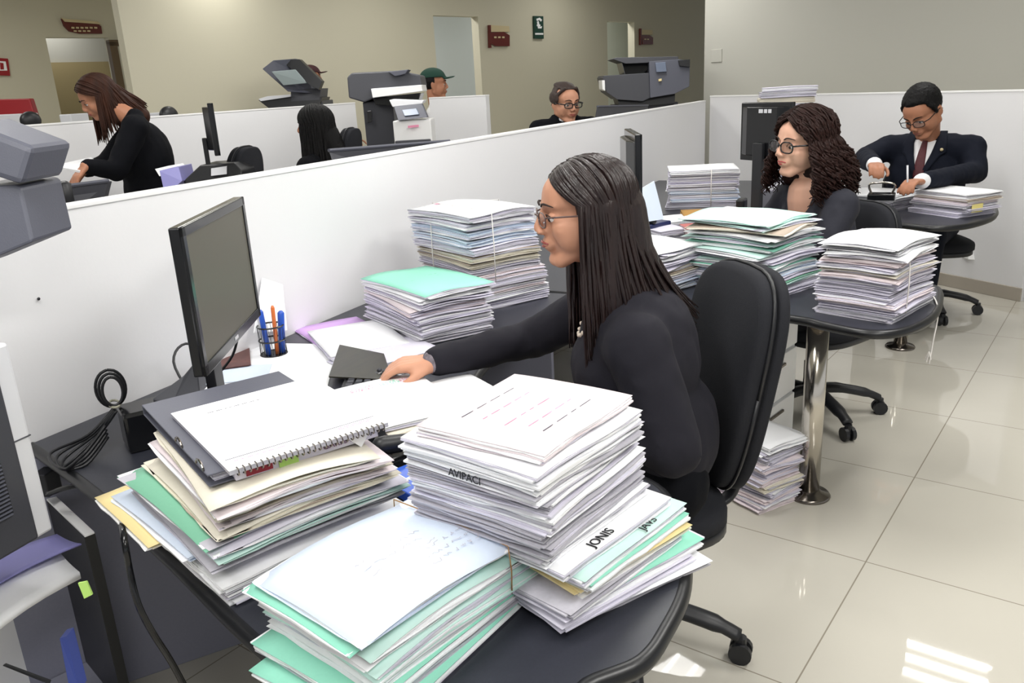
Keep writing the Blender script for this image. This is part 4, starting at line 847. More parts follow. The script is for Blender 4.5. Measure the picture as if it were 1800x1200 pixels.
# ================= people beyond the partition (upper bodies, legs down to the floor)
def far_person(label, hpx, dep, head_ang, body_ang, S, skin, hairf, cloth, clothname, pitch=0, roll=0, lean=.05, arms=None, standing=False, glasses=None, drop=0, belly=(.19, .15), shift=(0, 0), male=False):
    hp = D(hpx[0], hpx[1], dep); org = Vector((hp.x+shift[0], hp.y+shift[1], 0))-Vector((math.cos(rad(body_ang)), math.sin(rad(body_ang)), 0))*lean
    L = frame(org, body_ang); r = base_person('person', label, (org.x, org.y, 0), body_ang); HM = head_matrix(hp, head_ang, pitch, roll, S); zt = hp.z
    hipz = zt-.80 if standing else .58
    b = bmesh.new(); head_prims(b, HM, male); cap(b, HM @ Vector((0, -.02, -.05)), L(0, lean*.6, zt-.20+drop), .054, .058); cap(b, L(0, lean*.4, zt-.29+drop), L(0, 0, (zt+hipz)/2), .085, .10); cap(b, L(0, 0, (zt+hipz)/2), L(0, -.02, hipz), .11, .12)
    AR = []
    for s in (1, -1):
        a_ = L(s*.185*S/1.1, lean*.4, zt-.26+drop); e_, w_, hdv = (arms or {}).get(s, (L(s*.25, .08, zt-.56), L(s*.2, .34, max(.80, zt-.62)), L(0, 1, -.1)-L(0, 0, 0)))
        AR.append((a_, e_, w_)); cap(b, L(0, lean*.4, zt-.26+drop), a_, .06, .052); cap(b, a_, e_, .046, .04); cap(b, e_, w_, .036, .028); hand_prims(b, w_, hdv, (0, 0, 1), -s, .4, S)
    kn = []
    for s in (1, -1):
        if standing: cap(b, L(s*.09, -.02, hipz), L(s*.10, -.01, .10), .08, .04)
        else: cap(b, L(s*.1, 0, .55), L(s*.13, .42, .54), .08, .06); cap(b, L(s*.13, .42, .54), L(s*.13, .44, .1), .055, .04)
    fuse('body', b, .0075, skin, r, 4)
    face_bits(HM, r, male, M_HAIRK, glasses, skin)
    b = bmesh.new(); RZ = Matrix.Rotation(rad(body_ang-90), 4, 'Z')
    ell(b, L(0, lean*.2, zt-.44+drop), (belly[0], belly[1], .22), RZ); ell(b, L(0, -.02, hipz+.12), (belly[0]*1.02, belly[1]*1.08, .22), RZ); ell(b, L(0, 0, (zt-.44+hipz+.12)/2), (belly[0]*.95, belly[1], .24), RZ); cap(b, AR[0][0], AR[1][0], .078, .078); cap(b, L(-.07, lean*.3, zt-.2+drop), L(.07, lean*.3, zt-.2+drop), .05, .05)
    for a_, e_, w_ in AR: cap(b, a_, e_, .074, .062); cap(b, e_, w_.lerp(e_, .08), .058, .045)
    fuse(clothname, b, .013, cloth, r, 4, .006, .07)
    b = bmesh.new()
    for s in (1, -1):
        if standing: cap(b, L(s*.09, -.02, hipz), L(s*.10, -.01, .12), .115, .07)
        else: cap(b, L(s*.1, -.02, .55), L(s*.13, .42, .54), .11, .08); cap(b, L(s*.13, .42, .54), L(s*.13, .44, .14), .075, .06)
    fuse('trousers', b, .018, M_BLKC, r, 2)
    for s in (1, -1):
        y = -.02 if standing else .42; b = bmesh.new(); cap(b, L(s*.11, y, .055), L(s*.11, y+.16, .04), .05, .036); fuse('shoe', b, .014, M_BLK2, r, 1)
    hairf(r, HM, S); place_children(r); return r, L, hp
def h_long(m, ln, n=240, und_=True, phi=62, seed=3, back=.1):
    def f(r, HM, S):
        hair_cap('hair_base', r, HM, m, .082, .102, .089, .048, -.12, noise_=.001, s=S*1.3, extra=lambda b_: (cap(b_, (0, -.05, 0), (0, -.075, -ln*.6), .076, .07), cap(b_, (0, -.07, -.05), (0, -.13, -.19), .078, .07), [cap(b_, (s*.064, -.03, .02), (s*.07, -.04, -ln*.4), .03, .03) for s in (-1, 1)]))
        strands('hair', r, HM, n, ln, m, phi, 0, .008, .01, seed, widths=(.088, .108, .096), fall=lambda q, f_, s, ph: Vector((q.x*(1+.1*f_), q.y-back*f_*max(0, -math.cos(ph)), q.z)))
    return f
def h_short(m, cut=.050, **k):
    def f(r, HM, S): hair_cap('hair', r, HM, m, .079, .099, .088, cut, -.02, noise_=.004, s=S, **k)
    return f
# standing woman leaning over the far desk
e_l, w_l = D(150, 285, 4.55), D(143, 302, 4.35)
hand = lambda L_: None
far_person('standing woman in black with long brown hair, leaning over papers', (172, 172), 4.9, 152, 140, 1.02, M_SKIN3, h_long(M_HAIRB, .27, 240, seed=33, back=.17, phi=74), M_BLKC, 'coat', pitch=26, lean=.10, drop=.08, standing=True, belly=(.185, .17),
   arms={-1: (D(205, 300, 4.75), D(150, 292, 4.55), Vector((-.5, .1, -.5))), 1: (D(190, 285, 5.1), D(150, 300, 4.95), Vector((-.4, .3, -.3)))}, shift=(.04, -.13))
far_person('seated woman from behind with very long black hair, beyond the partition', (553, 222), 5.6, 112, 100, 1.1, M_SKIN3, h_long(M_HAIRK, .42, 260, seed=35, back=.02, phi=40), M_BLKC, 'blouse', lean=.02)
def h_bald(r, HM, S):
    def ex(b_):
        for s in (-1, 1): ell(b_, (s*.072, -.015, .03), (.014, .055, .04)); cap(b_, (s*.072, .02, .05), (s*.04, .055, .092), .012, .010)
        ell(b_, (0, -.03, .10), (.06, .07, .018))
    hair_cap('hair', r, HM, M_HAIRG, .078, .098, .086, .0, -.02, noise_=.003, s=S, extra=ex)
gm = far_person('balding man with dark glasses and a black suit, looking over the partition', (994, 181), 6.35, 232, 222, 1.28, M_SKIN, h_bald, M_BLKC, 'jacket', pitch=8, lean=.05, glasses=(M_BLK2, .026, .015, .003), male=True, belly=(.21, .16), drop=.075)
L_, hp_ = gm[1], gm[2]
b = bmesh.new(); cap(b, L_(-.03, .02, hp_.z-.13), L_(.03, .02, hp_.z-.13), .062, .062); cap(b, L_(0, .08, hp_.z-.22), L_(0, .10, hp_.z-.34), .05, .02); c_ = fuse('shirt_collar', b, .012, M_WHITE, None, 2); c_.parent = gm[0]; c_.matrix_parent_inverse = Matrix.Translation(-Vector(gm[0].location))
def h_cap(m, brim=1):
    def f(r, HM, S):
        hair_cap('hair', r, HM, M_HAIRK, .079, .099, .080, .02, -.05, noise_=.003, s=S)
        b_ = bmesh.new(); ell(b_, (0, -.008, .052), (.086, .106, .080), None, 24, 16); bmesh.ops.delete(b_, geom=[v for v in b_.verts if v.co.z < .045], context='VERTS'); bmesh.ops.solidify(b_, geom=b_.faces[:], thickness=.01)
        ell(b_, (0, .115, .048), (.062, .062, .007), Matrix.Rotation(.15, 4, 'X')); fuse('cap', b_, .008*S, m, r, 2, 0, .1, HM)
    return f
far_person('man in a dark green baseball cap, facing right beyond the short partition', (763, 149), 7.9, 303, 300, 1.2, M_SKIN3, h_cap(M_GRNC), M_WHITE, 'shirt', lean=.02, male=True)
far_person('person half hidden behind the open copier lid, wearing a dark maroon cap', (547, 137), 8.1, 310, 300, .95, M_SKIN3, h_cap(mat('cap_maroon', (60, 24, 28), .8)), M_BLKC, 'shirt', lean=.02, male=True)
# ------------------------------------------------------------------ monitors
def world_kids(root):
    iv = Matrix.Translation(-Vector(root.location))
    for c in root.children: c.matrix_parent_inverse = iv
def monitor(label, BL, BR, h, foot_z, screen_on=True, bez=.022, logo=None, foot_back=.06, foot_at=None):
    """BL -> BR runs left to right for somebody looking at the screen"""
    BL, BR = Vector(BL), Vector(BR); zb = (BL.z+BR.z)/2; c = (BL+BR)/2; u = Vector((BR.x-BL.x, BR.y-BL.y, 0)); w = u.length; u.normalize()
    n = Vector((u.y, -u.x, 0)); base = Vector((c.x, c.y, foot_z))-n*foot_back
    r = empty('monitor', (base.x, base.y, foot_z), 0, label, 'monitor')
    Mx = Matrix(((u.x, n.x, 0, c.x), (u.y, n.y, 0, c.y), (0, 0, 1, zb), (0, 0, 0, 1)))
    def part(name, f, m, par=r, **k):
        b = bmesh.new(); f(b); bmesh.ops.transform(b, matrix=Mx, verts=b.verts); return obj(name, b, m, par, **k)
    def hs(b):
        box(b, (0, -.012, h/2), (w, .024, h)); 
        prism_pts = [(-w*.47, -.024), (w*.47, -.024), (w*.30, -.052), (-w*.30, -.052)]
        k = len(b.verts); prism(b, prism_pts, h*.10, h*.93)
    hsg = part('housing', hs, M_BLK2, bevel=.004)
    def bzf(b):
        box(b, (0, .002, bez*.6), (w, .008, bez*1.2)); box(b, (0, .002, h-bez/2), (w, .008, bez)); box(b, (-w/2+bez/2, .002, h/2), (bez, .008, h)); box(b, (w/2-bez/2, .002, h/2), (bez, .008, h))
    part('bezel', bzf, M_BLK2, bevel=.002)
    sc = part('screen', lambda b: box(b, (0, .0015, h/2+.002), (w-2*bez, .003, h-2.1*bez)), M_SCR)
    part('logo', lambda b: box(b, (0, .0065, bez*.6), (.03, .001, .008)), M_LGRY, hsg)
    part('neck', lambda b: (box(b, (0, -.065, (foot_z-zb)/2+h*.15), (.07, .025, (zb-foot_z)+h*.35))), M_BLK, bevel=.004)
    def ft(b):
        k = bmesh.ops.create_cone(b, cap_ends=True, segments=28, radius1=.12, radius2=.11, depth=.016); bmesh.ops.transform(b, matrix=Matrix.Translation((0, -.065, foot_z-zb+.009)) @ Matrix.Diagonal((1.1, .8, 1, 1)), verts=k['verts'])
    part('foot', ft, M_BLK2)
    if logo: 
        part('logo_back', lambda b: [box(b, (x, -.0535, h*.86), (.022, .002, .02)) for x in (-.06, -.03)] and box(b, (.005, -.0535, h*.86), (.03, .002, .02)), M_LGRY, hsg)
    for cc in list(r.children): cc.matrix_parent_inverse = Matrix.Translation(-Vector(r.location))
    return r
bl, brr = D(364, 690, 1.85), D(452, 532, 2.33); zb = (bl.z+brr.z)/2; bl.z = brr.z = zb
monitor('near black monitor facing the typing woman, screen switched off', bl, brr, .335, DT)
c_ = D(1117, 400, 3.72); a2 = rad(24); uu = Vector((math.cos(a2), math.sin(a2), 0)); c_.z = .92
monitor('black monitor seen edge-on behind the near woman, on the middle desk', c_-uu*.24, c_+uu*.24, .40, DT)
p0, p1 = D(1306, 280, 4.75), D(1392, 292, 4.45); p1.z = p0.z
monitor('black monitor turned away, showing its back left of the curly-haired woman', p1, p0, .315, DT, logo=True)
p0, p1 = D(368, 285, 4.75), D(402, 283, 4.55); a2 = rad(46); uu = Vector((math.cos(a2), math.sin(a2), 0)); c_ = D(386, 276, 4.6); 
monitor('slim black monitor seen edge-on beyond the partition, beside the empty chair', c_-uu*.22+Vector((0, 0, .02)), c_+uu*.22+Vector((0, 0, .02)), .27, .80)
# ------------------------------------------------------------------ generic slab helper: a solid whose front face has the given corners
def slab(name, px, dep, thick, m, parent=None, bevel=.004, away=None, label=None, cat=None, group=None):
    deps = dep if isinstance(dep, (list, tuple)) else [dep]*len(px); P = [D(x, y, q) for (x, y), q in zip(px, deps)]
    v = away if away is not None else Vector((FW.x, FW.y, 0)).normalized()*thick
    b = bmesh.new(); hull8(b, P, v); bmesh.ops.recalc_face_normals(b, faces=b.faces); o = obj(name, b, m, parent, bevel=bevel)
    if parent: o.matrix_parent_inverse = Matrix.Translation(-Vector(parent.location))
    return tag(o, label, cat, group)
# desks hidden behind the partition, carrying what shows above it
for nm, (x0, x1, y0, y1), lb in [('a', (1.3, 6.4, 2.06, 2.5), 'dark desk just behind the long partition, carrying the monitor tops'), ('b', (2.6, 6.5, 4.55, 4.96), 'dark desk against the second partition behind the standing woman')]:
    r = empty('desk', ((x0+x1)/2, (y0+y1)/2, 0), 0, lb, 'desk'); w_, d_ = x1-x0, y1-y0
    bxo('tabletop', (0, 0, .726), (w_, d_, .028), M_DESK, r)
    for s in (-1, 1): bxo('support_panel', (s*(w_/2-.1), 0, .356), (.022, d_*.9, .712), M_DESKP, r)
# near desk things behind the partition
def lying(name, label, px, dep, thick, m, cat, **k): return slab(name, px, dep, thick, m, None, label=label, cat=cat, **k)
def tilt_monitor(label, px, deps, m):
    P = [D(x, y, q) for (x, y), q in zip(px, deps)]; c = sum(P, Vector())/4; r = empty('monitor', (c.x, c.y, .74), 0, label, 'monitor')
    slab('housing', px, deps, .04, M_GRY, r); 
    b = bmesh.new(); tube(b, [P[0]+Vector((0, 0, .004)), P[1]+Vector((0, 0, .004))], .008, 6); o = obj('top_edge', b, M_GRYB, r); o.matrix_parent_inverse = Matrix.Translation(-Vector(r.location))
    b = bmesh.new(); box(b, (c.x+.05, c.y+.05, (c.z+.74)/2-.05), (.06, .04, c.z-.74)); lathe(b, [(.11, 0), (.11, .015)], (c.x+.05, c.y+.05, .741), 24); o = obj('stand', b, M_BLK, r); o.matrix_parent_inverse = Matrix.Translation(-Vector(r.location))
tilt_monitor('slate monitor back just behind the partition, below the standing woman\'s papers', [(45, 338), (190, 319), (165, 420), (60, 420)], [3.0, 3.35, 3.35, 3.0], M_GRY)
tilt_monitor('slate monitor top just behind the partition, in front of the left copier', [(578, 266), (790, 249), (770, 330), (600, 330)], [3.5, 4.2, 4.2, 3.5], M_GRY)
tilt_monitor('black monitor top above the partition beside the man with dark glasses', [(1050, 188), (1139, 186), (1139, 250), (1040, 250)], [6.2, 7.2, 7.2, 6.1], M_BLK)
slab('loose_papers', [(92, 291), (160, 276), (176, 287), (140, 300)], [4.65, 4.95, 4.8, 4.5], .01, P_WHITE, None, 0, Vector((0, 0, -.012)), 'white papers held by the standing woman in black', 'papers')
slab('case_file', [(280, 300), (314, 293), (320, 318), (290, 345)], [4.5, 4.5, 4.45, 4.45], .2, M_LIL, None, .003, None, 'blue-lilac case file right of the standing woman', 'case file')
slab('case_file', [(272, 297), (300, 292), (306, 300), (280, 310)], [4.75, 4.75, 4.7, 4.7], .2, P_WHITE, None, .003, None, 'white papers behind the blue-lilac file beyond the partition', 'papers')
slab('desk_organiser', [(322, 318), (352, 290), (412, 286), (425, 300), (425, 340), (330, 340)], 4.5, .25, M_BLK, None, .006, None, 'low black desk organiser under the edge-on monitor beyond the partition', 'desk organiser')
slab('label_card', [(371, 296), (398, 292), (398, 306), (371, 309)], 4.48, .01, M_LGRY, None, 0, None, 'small pale printed card on the black desk organiser', 'card')
make_chair('empty black chair beyond the partition, beside the edge-on monitor', tuple(D(366, 380, 4.9).xy)+(0,), math.radians(10), back_h=.42, back_z=.87, group=None, star=.2, seat_z=.55, bw=(.30, .26))
make_chair('black chair at the right of the long-haired seated woman in black', tuple(D(556, 330, 5.9).xy)+(0,), math.radians(10), back_h=.42, back_z=.90, group=None, star=.2, seat_z=.55, bw=(.26, .22))
# pen, small things on the far desk
for nm, x, y, w_, m_, lb, ct in [('pencil_cup', 111, 318, .05, M_BLK, 'tiny black pencil cup behind the partition below the held papers', 'pencil cup'), ('wooden_figurine', 57, 323, .05, M_ORNG, 'small orange-brown wooden figurine behind the partition at the far left', 'figurine')]:
    p = D(x, y, (3.1 if nm == 'pencil_cup' else 2.98)); b = bmesh.new(); h_ = p.z-.742; lathe(b, [(w_*.45, 0), (w_*.3, .02), (w_*.28, h_*.8), (w_*.5, h_*.86), (w_*.5, h_-.01), (w_*.2, h_)], (0, 0, 0), 14); o = obj(nm, b, m_, None, True); o.location = (p.x, p.y, .742); tag(o, lb, ct)
# things beyond the second partition, far left
slab('red_screen', [(-30, 175), (52, 173), (62, 204), (66, 240), (-30, 240)], 7.6, .08, M_RED, None, .01, None, 'dark red chair back beyond the second partition at the far left', 'chair back')
slab('white_papers', [(-30, 203), (36, 200), (38, 240), (-30, 240)], 7.3, .3, M_LGRY, None, .01, None, 'white papers beyond the second partition in front of the red chair', 'papers')
for nm, x, y, lb in [('a', 54, 212, 'rounded black chair top beyond the second partition, beside the red chair back'), ('b', 297, 203, 'rounded black chair top beyond the second partition, right of the standing woman')]:
    p = D(x, y, 6.8); b = bmesh.new(); ell(b, (0, 0, 0), (.09, .05, .075)); box(b, (0, 0, -p.z/2), (.04, .03, p.z)); box(b, (0, 0, .015-p.z), (.4, .4, .03)); o = obj('chair_back', b, M_BLK, None, True); o.location = p; tag(o, lb, 'chair back')
CAB = [(262, 282, 198, 'pale cabinet edge beyond the second partition right of the standing woman'), (103, 124, 201, 'pale cabinet edge beyond the second partition left of the standing woman')]
# ------------------------------------------------------------------ copiers
def copier(label, px, dep):
    p = D(px[0], px[1], dep); r = empty('copier', (p.x, p.y, 0), 0, label, 'copier', None); return r
def down(name, r, x0, x1, ytop, dep, m, depth=.5, z0=0.0, bevel=.008):
    a, b_ = D(x0, ytop, dep), D(x1, ytop, dep); zt_ = (a.z+b_.z)/2; u = Vector((b_.x-a.x, b_.y-a.y, 0)); w = u.length; u.normalize(); n = Vector((-u.y, u.x, 0)); n = n if n.dot(FW) > 0 else -n
    c = (a+b_)/2 + n*depth/2; bm = bmesh.new(); box(bm, (c.x, c.y, (zt_+z0)/2), (w, depth, zt_-z0), Matrix.Rotation(math.atan2(u.y, u.x), 4, 'Z')); o = obj(name, bm, m, r, bevel=bevel)
    if r: o.matrix_parent_inverse = Matrix.Translation(-Vector(r.location))
    return o
def uni(r, name, px, dep, thick, m, **k): return slab(name, px, dep, thick, m, r, **k)
for x0, x1, yt, lb in CAB: tag(down('cabinet', None, x0, x1, yt, 6.9, M_LGRY, .3), lb, 'cabinet')
r = copier('copier with its lid open at a slant, beyond the second partition', (512, 150), 7.7)
down('body', r, 505, 566, 178, 7.75, M_GRY, .5)
uni(r, 'scanner_bed', [(454, 176), (511, 169), (566, 171), (561, 185), (490, 191), (472, 190)], 7.7, .4, M_BLK); uni(r, 'glass_top', [(454, 174), (470, 169), (511, 166), (511, 170), (458, 178)], 7.68, .4, M_LGRY)
uni(r, 'hinge_block', [(511, 157), (564, 155), (562, 176), (511, 179)], 7.7, .35, M_GRY)
uni(r, 'lid', [(461, 121), (480, 106), (520, 103), (565, 152), (550, 164), (506, 161)], [7.4, 7.5, 7.6, 7.85, 7.7, 7.6], .06, M_GRYB); uni(r, 'document_feeder', [(498, 110), (505, 104), (526, 104), (566, 143), (560, 158), (545, 150)], 7.58, .12, M_BLK)
uni(r, 'glass_panel', [(477, 126), (519, 122), (540, 146), (498, 150)], [7.38, 7.46, 7.6, 7.53], .02, mat('copier_glass', (176, 190, 192), .25))
r = copier('tall copier with a white front panel and grey scanner, in the middle', (690, 190), 6.2)
down('body', r, 637, 690, 178, 6.2, M_GRY, .5); uni(r, 'scanner', [(610, 136), (618, 128), (700, 124), (738, 132), (742, 150), (654, 174), (640, 180), (613, 172)], 6.15, .45, M_GRY, bevel=.01)
uni(r, 'output_flap', [(682, 126), (718, 122), (712, 130), (694, 134)], 6.12, .2, M_GRYB); uni(r, 'white_band', [(652, 156), (741, 149), (743, 160), (655, 172)], 6.08, .4, M_TRIMW)
uni(r, 'output_recess', [(655, 172), (740, 163), (735, 180), (690, 186), (660, 184)], 6.12, .3, M_BLK2); uni(r, 'paper_in_tray', [(684, 176), (692, 174), (745, 176), (742, 182), (690, 188)], 6.05, .25, P_WHITE)
uni(r, 'control_panel', [(692, 187), (742, 182), (752, 206), (700, 212)], [6.0, 6.0, 5.92, 5.92], .08, M_GRYB); uni(r, 'display', [(706, 193), (732, 190), (737, 201), (711, 204)], [5.975, 5.975, 5.93, 5.93], .02, mat('copier_display', (120, 134, 156), .3))
down('white_front', r, 690, 757, 211, 5.95, M_TRIMW, .3, z0=.95); uni(r, 'label_mark', [(717, 221), (736, 219), (736, 223), (717, 225)], 5.94, .005, M_INKP, bevel=0)
down('lower_body', r, 694, 757, 246, 5.97, M_GRY, .3); uni(r, 'side_latch', [(645, 195), (653, 194), (653, 215), (645, 216)], 6.18, .02, M_BLK2)
r = copier('wide dark copier with a flat feeder, beyond the partition on the right', (1135, 150), 8.6)
uni(r, 'feeder_lid', [(1078, 104), (1084, 101), (1192, 99), (1193, 108), (1100, 112)], 8.55, .5, M_GRY); uni(r, 'feeder_tray', [(1093, 110), (1155, 108), (1130, 130), (1100, 138)], 8.6, .4, M_BLK2)
uni(r, 'main_unit', [(1059, 137), (1062, 133), (1141, 128), (1143, 172), (1130, 178), (1085, 175), (1066, 162)], 8.55, .5, M_GRY); uni(r, 'front_unit', [(1141, 108), (1195, 104), (1213, 108), (1212, 152), (1186, 165), (1143, 172)], 8.53, .5, M_GRYB)
uni(r, 'side_unit', [(1193, 106), (1213, 104), (1213, 118), (1195, 116)], 8.5, .3, M_BLK); uni(r, 'white_tab', [(1058, 141), (1063, 141), (1064, 160), (1059, 157)], 8.53, .3, M_TRIMW)
uni(r, 'control_screen', [(1152, 110), (1170, 109), (1172, 126), (1154, 127)], 8.505, .02, mat('screen_blue_grey', (110, 120, 140), .3)); uni(r, 'indicator', [(1158, 139), (1163, 138), (1163, 142), (1158, 143)], 8.51, .02, P_YEL, bevel=0)
uni(r, 'waist', [(1085, 174), (1143, 171), (1187, 163), (1186, 182), (1090, 190)], 8.6, .35, M_BLK); down('body', r, 1082, 1192, 182, 8.65, M_GRY, .5)
# ------------------------------------------------------------------ signs on the far walls
def sign(label, px, plane_off, parts, th=.03, cat='sign'):
    P0 = [on_plane(x, y, plane_off-.03) for x, y in px]; c = sum(P0, Vector())/len(P0); r = empty('wall_sign', c, 0, label, cat)
    for nm, pts, m, lift in parts:
        q = [on_plane(x, y, plane_off-.03-lift) for x, y in pts]; b = bmesh.new(); hull8(b, q, Vector((FN.x, FN.y, 0))*th); bmesh.ops.recalc_face_normals(b, faces=b.faces); o = obj(nm, b, m, r); o.matrix_parent_inverse = Matrix.Translation(-Vector(r.location))
def txt_bars(x0, y0, x1, y1, n=4): 
    out = []
    return out
sign('long maroon sign with a curved cream top above the left doorway', [(108, 32), (180, 58)], OFF2, [
  ('plate', [(108, 33), (114, 35), (170, 40), (178, 46), (180, 59), (140, 59), (122, 55), (113, 46)], M_DRED, 0), ('cream_edge', [(108, 31), (114, 33), (172, 38), (178, 43), (170, 42), (114, 38)], M_GOLD, .012)] +
  [('lettering', [(126+k*8, 47), (131+k*8, 47.5), (131+k*8, 50.5), (126+k*8, 50)], M_GOLD, .014) for k in range(6)] + [('lettering', [(130+k*8, 53), (135+k*8, 53.4), (135+k*8, 56), (130+k*8, 55.6)], M_GOLD, .014) for k in range(4)])
sign('maroon wall sign with a cream top beside the middle doorway', [(860, 44), (895, 82)], OFF1, [('back_plate', [(861, 44), (895, 46), (896, 56), (862, 56)], M_GOLD, 0), ('plate', [(863, 57), (886, 56), (896, 62), (896, 81), (872, 81), (863, 76)], M_DRED, .005), ('post', [(860, 44), (863, 44), (864, 84), (861, 84)], M_DRED, .01)] + [('lettering', [(869+k*7, 64), (873+k*7, 64), (873+k*7, 67), (869+k*7, 67)], M_GOLD, .012) for k in range(3)])
sign('small maroon wall sign at the right of the far doorway', [(1127, 52), (1148, 79)], OFF1, [('back_plate', [(1128, 52), (1147, 53), (1147, 61), (1128, 61)], M_GOLD, 0), ('plate', [(1128, 62), (1142, 62), (1148, 66), (1148, 78), (1130, 78)], M_DRED, .005), ('post', [(1126, 50), (1128, 50), (1128, 79), (1126, 79)], M_DRED, .01)] + [('lettering', [(1133+k*5, 68), (1136+k*5, 68), (1136+k*5, 70), (1133+k*5, 70)], M_GOLD, .012) for k in range(2)])
W_ = M_TRIMW
sign('dark green and white safety sign with an S shape, high on the beige wall', [(939, 28), (956, 68)], OFF1, [('plate', [(939, 28), (955, 28.5), (956, 68), (940, 67.5)], M_GREEN, 0), ('ring_top', [(943, 33), (949, 31), (953, 35), (951, 38), (948, 35), (944, 37)], W_, .005), ('ring_side', [(944, 38), (947, 37), (949, 47), (953, 46), (952, 50), (946, 50)], W_, .005), ('arrow', [(944, 43), (950, 43), (950, 46), (944, 46)], W_, .007), ('caption_bar', [(941, 58), (955, 58), (955, 61), (941, 61)], W_, .005)])
sign('red and white fire safety sign at the far left edge', [(-4, 100), (18, 133)], OFF2, [('plate', [(-12, 101), (14, 103), (18, 133), (-10, 132)], M_RED, 0), ('pictogram', [(-6, 107), (10, 108), (13, 124), (-4, 124)], W_, .005), ('figure', [(0, 110), (6, 111), (7, 122), (1, 122)], M_RED, .01)])
b = bmesh.new(); ell(b, YW(68, 525, WY-.001), (.004, .003, .004)); tag(obj('wall_screw', b, M_BLK, None, True), 'tiny dark screw in the white partition left of the near monitor', 'screw')
# ------------------------------------------------------------------ things on the middle and far desks
folder('tan card folder in front of the tied far pile', *Z(1245, 372, .77).xy, DT, rad(-70), .30, .26, .03, 'tan', 61)
folder('white papers under the tan card folder', *Z(1195, 385, .75).xy, DT, rad(-50), .22, .24, .02, 'white', 62)
folder('lilac booklet behind the mint pile, near the edge-on monitor', *Z(1165, 402, .76).xy, DT, rad(-40), .18, .22, .03, 'lilac', 63)
folder('rose red booklet behind the mint pile', *Z(1222, 400, .77).xy, DT, rad(-60), .12, .20, .04, 'rose', 64)
folder('flat white papers beside the edge-on monitor foot', 3.70, 1.28, DT, rad(-30), .26, .30, .03, 'white', 65)
slab('leaning_note', [(1130, 330), (1150, 318), (1167, 385), (1136, 390)], [4.0, 4.15, 4.0, 3.85], .01, P_BLUE, None, 0, Vector((.0, .004, 0)), 'pale blue note leaning beside the edge-on monitor', 'note')
r = empty('telephone', tuple(Z(1142, 402, .75)), rad(-20), 'dark blue desk telephone beside the edge-on monitor', 'telephone')
b = bmesh.new(); prism(b, [(-.09, -.08), (.09, -.08), (.09, .08), (-.09, .08)], 0, .04); obj('base', b, mat('phone_navy', (30, 38, 84), .4), r, bevel=.008); b = bmesh.new(); cap(b, (-.06, -.07, .055), (-.06, .07, .055), .018, .018); obj('handset', b, M_BLK, r, True)
p = Z(1400, 318, .76); b = bmesh.new(); lathe(b, [(.05, 0), (.055, .12), (.05, .12), (.045, .01)], (0, 0, 0), 20); o = obj('cup', b, mat('cup_blue', (92, 100, 190), .4), None, True); o.location = (5.35, .75, DT); tag(o, 'blue and white cup behind the curly-haired woman\'s face', 'cup')
b = bmesh.new(); box(b, (0, 0, 0), (.10, .05, .09)); o = obj('desk_clutter_box', b, M_BLK, None, bevel=.01); o.location = (4.95, .98, DT+.05); tag(o, 'small black box beside the foot of the turned-away monitor', 'box')
# hole punch held open by the man in the navy suit
p = D(1552, 312, 4.55); r = empty('hole_punch', (p.x, p.y, zK), 0, 'black and chrome hole punch under the right hand of the man in navy', 'hole punch')
b = bmesh.new(); box(b, (0, 0, .018), (.10, .14, .035)); obj('base', b, M_BLK2, r, bevel=.006); b = bmesh.new(); tube(b, spline([(0, -.05, .03), (-.03, -.06, .09), (-.03, .06, .09), (0, .05, .03)], 5), .006, 8); obj('handle', b, M_CHROME, r, True)
# little wall tray (white bracket) on the man's partition
slab('wall_bracket', [(1702, 441), (1738, 443), (1738, 458), (1702, 456)], 5.7, .12, M_TRIMW, None, .003, None, 'small white ledge fixed low on the partition below the far desk', 'ledge')
# ------------------------------------------------------------------ near left: cables, boxes, stand, copier
def at_depth_of(p, x, y): return D(x, y, (p-CAM).dot(FW))
r = empty('power_brick', tuple(Z(272, 775, DT).xy)+(DT,), rad(-30), 'black power brick with a coiled cable behind the big front left pile', 'power supply')
bxo('brick', (0, -.0, .05), (.13, .10, .10), M_BLK2, r, bevel=.008)
b = bmesh.new(); c0 = Vector((-.07, .02, .10))
for k in range(3):
    a = .25*k-.5; pts = [c0+Vector((.0+.022*math.sin(t)*(1+.25*k), .014*k-.02, .036*math.cos(t)*(1+.15*k)+.05)) for t in [2*PI*j/14 for j in range(15)]]; tube(b, spline(pts, 2), .0038, 6)
obj('cable_coil', b, M_BLK, r, True)
b = bmesh.new()
for k in range(4): tube(b, spline([c0+Vector((0, .01*k-.02, .0)), c0+Vector((-.04-.01*k, .0, -.05)), c0+Vector((-.11-.015*k, -.02+.014*k, -.093+.004*k)), c0+Vector((-.14, -.06-.01*k, -.096+.004*k)), c0+Vector((-.09, -.07+.01*k, -.095+.005*k)), c0+Vector((-.03, -.02, -.06+.01*k))], 6), .0036, 6)
obj('cable_loops', b, M_BLK, r, True)
b = bmesh.new(); tube(b, [c0+Vector((.012*math.cos(t), .03*math.sin(t), .012)) for t in [2*PI*j/12 for j in range(13)]], .003, 6); obj('wire_tie', b, mat('wire_tie', (170, 168, 150), .5), r, True)
cord('cable', [tuple(Z(285, 760, DT).xy)+(DT+.09,), (1.42, 1.70, DT+.03), (1.50, 1.70, DT+.05), (1.56, 1.74, DT+.06), (1.60, 1.70, DT+.12), (1.60, 1.66, DT+.2)], .004, M_BLK, 'thin black cable from the power brick to the near monitor', 'cable')
cord('cable', [(1.52, 1.80, DT+.02), (1.55, 1.88, DT+.10), (1.62, 1.90, DT+.13), (1.68, 1.84, DT+.09)], .004, M_BLK, 'black cable arching behind the near monitor against the partition', 'cable')
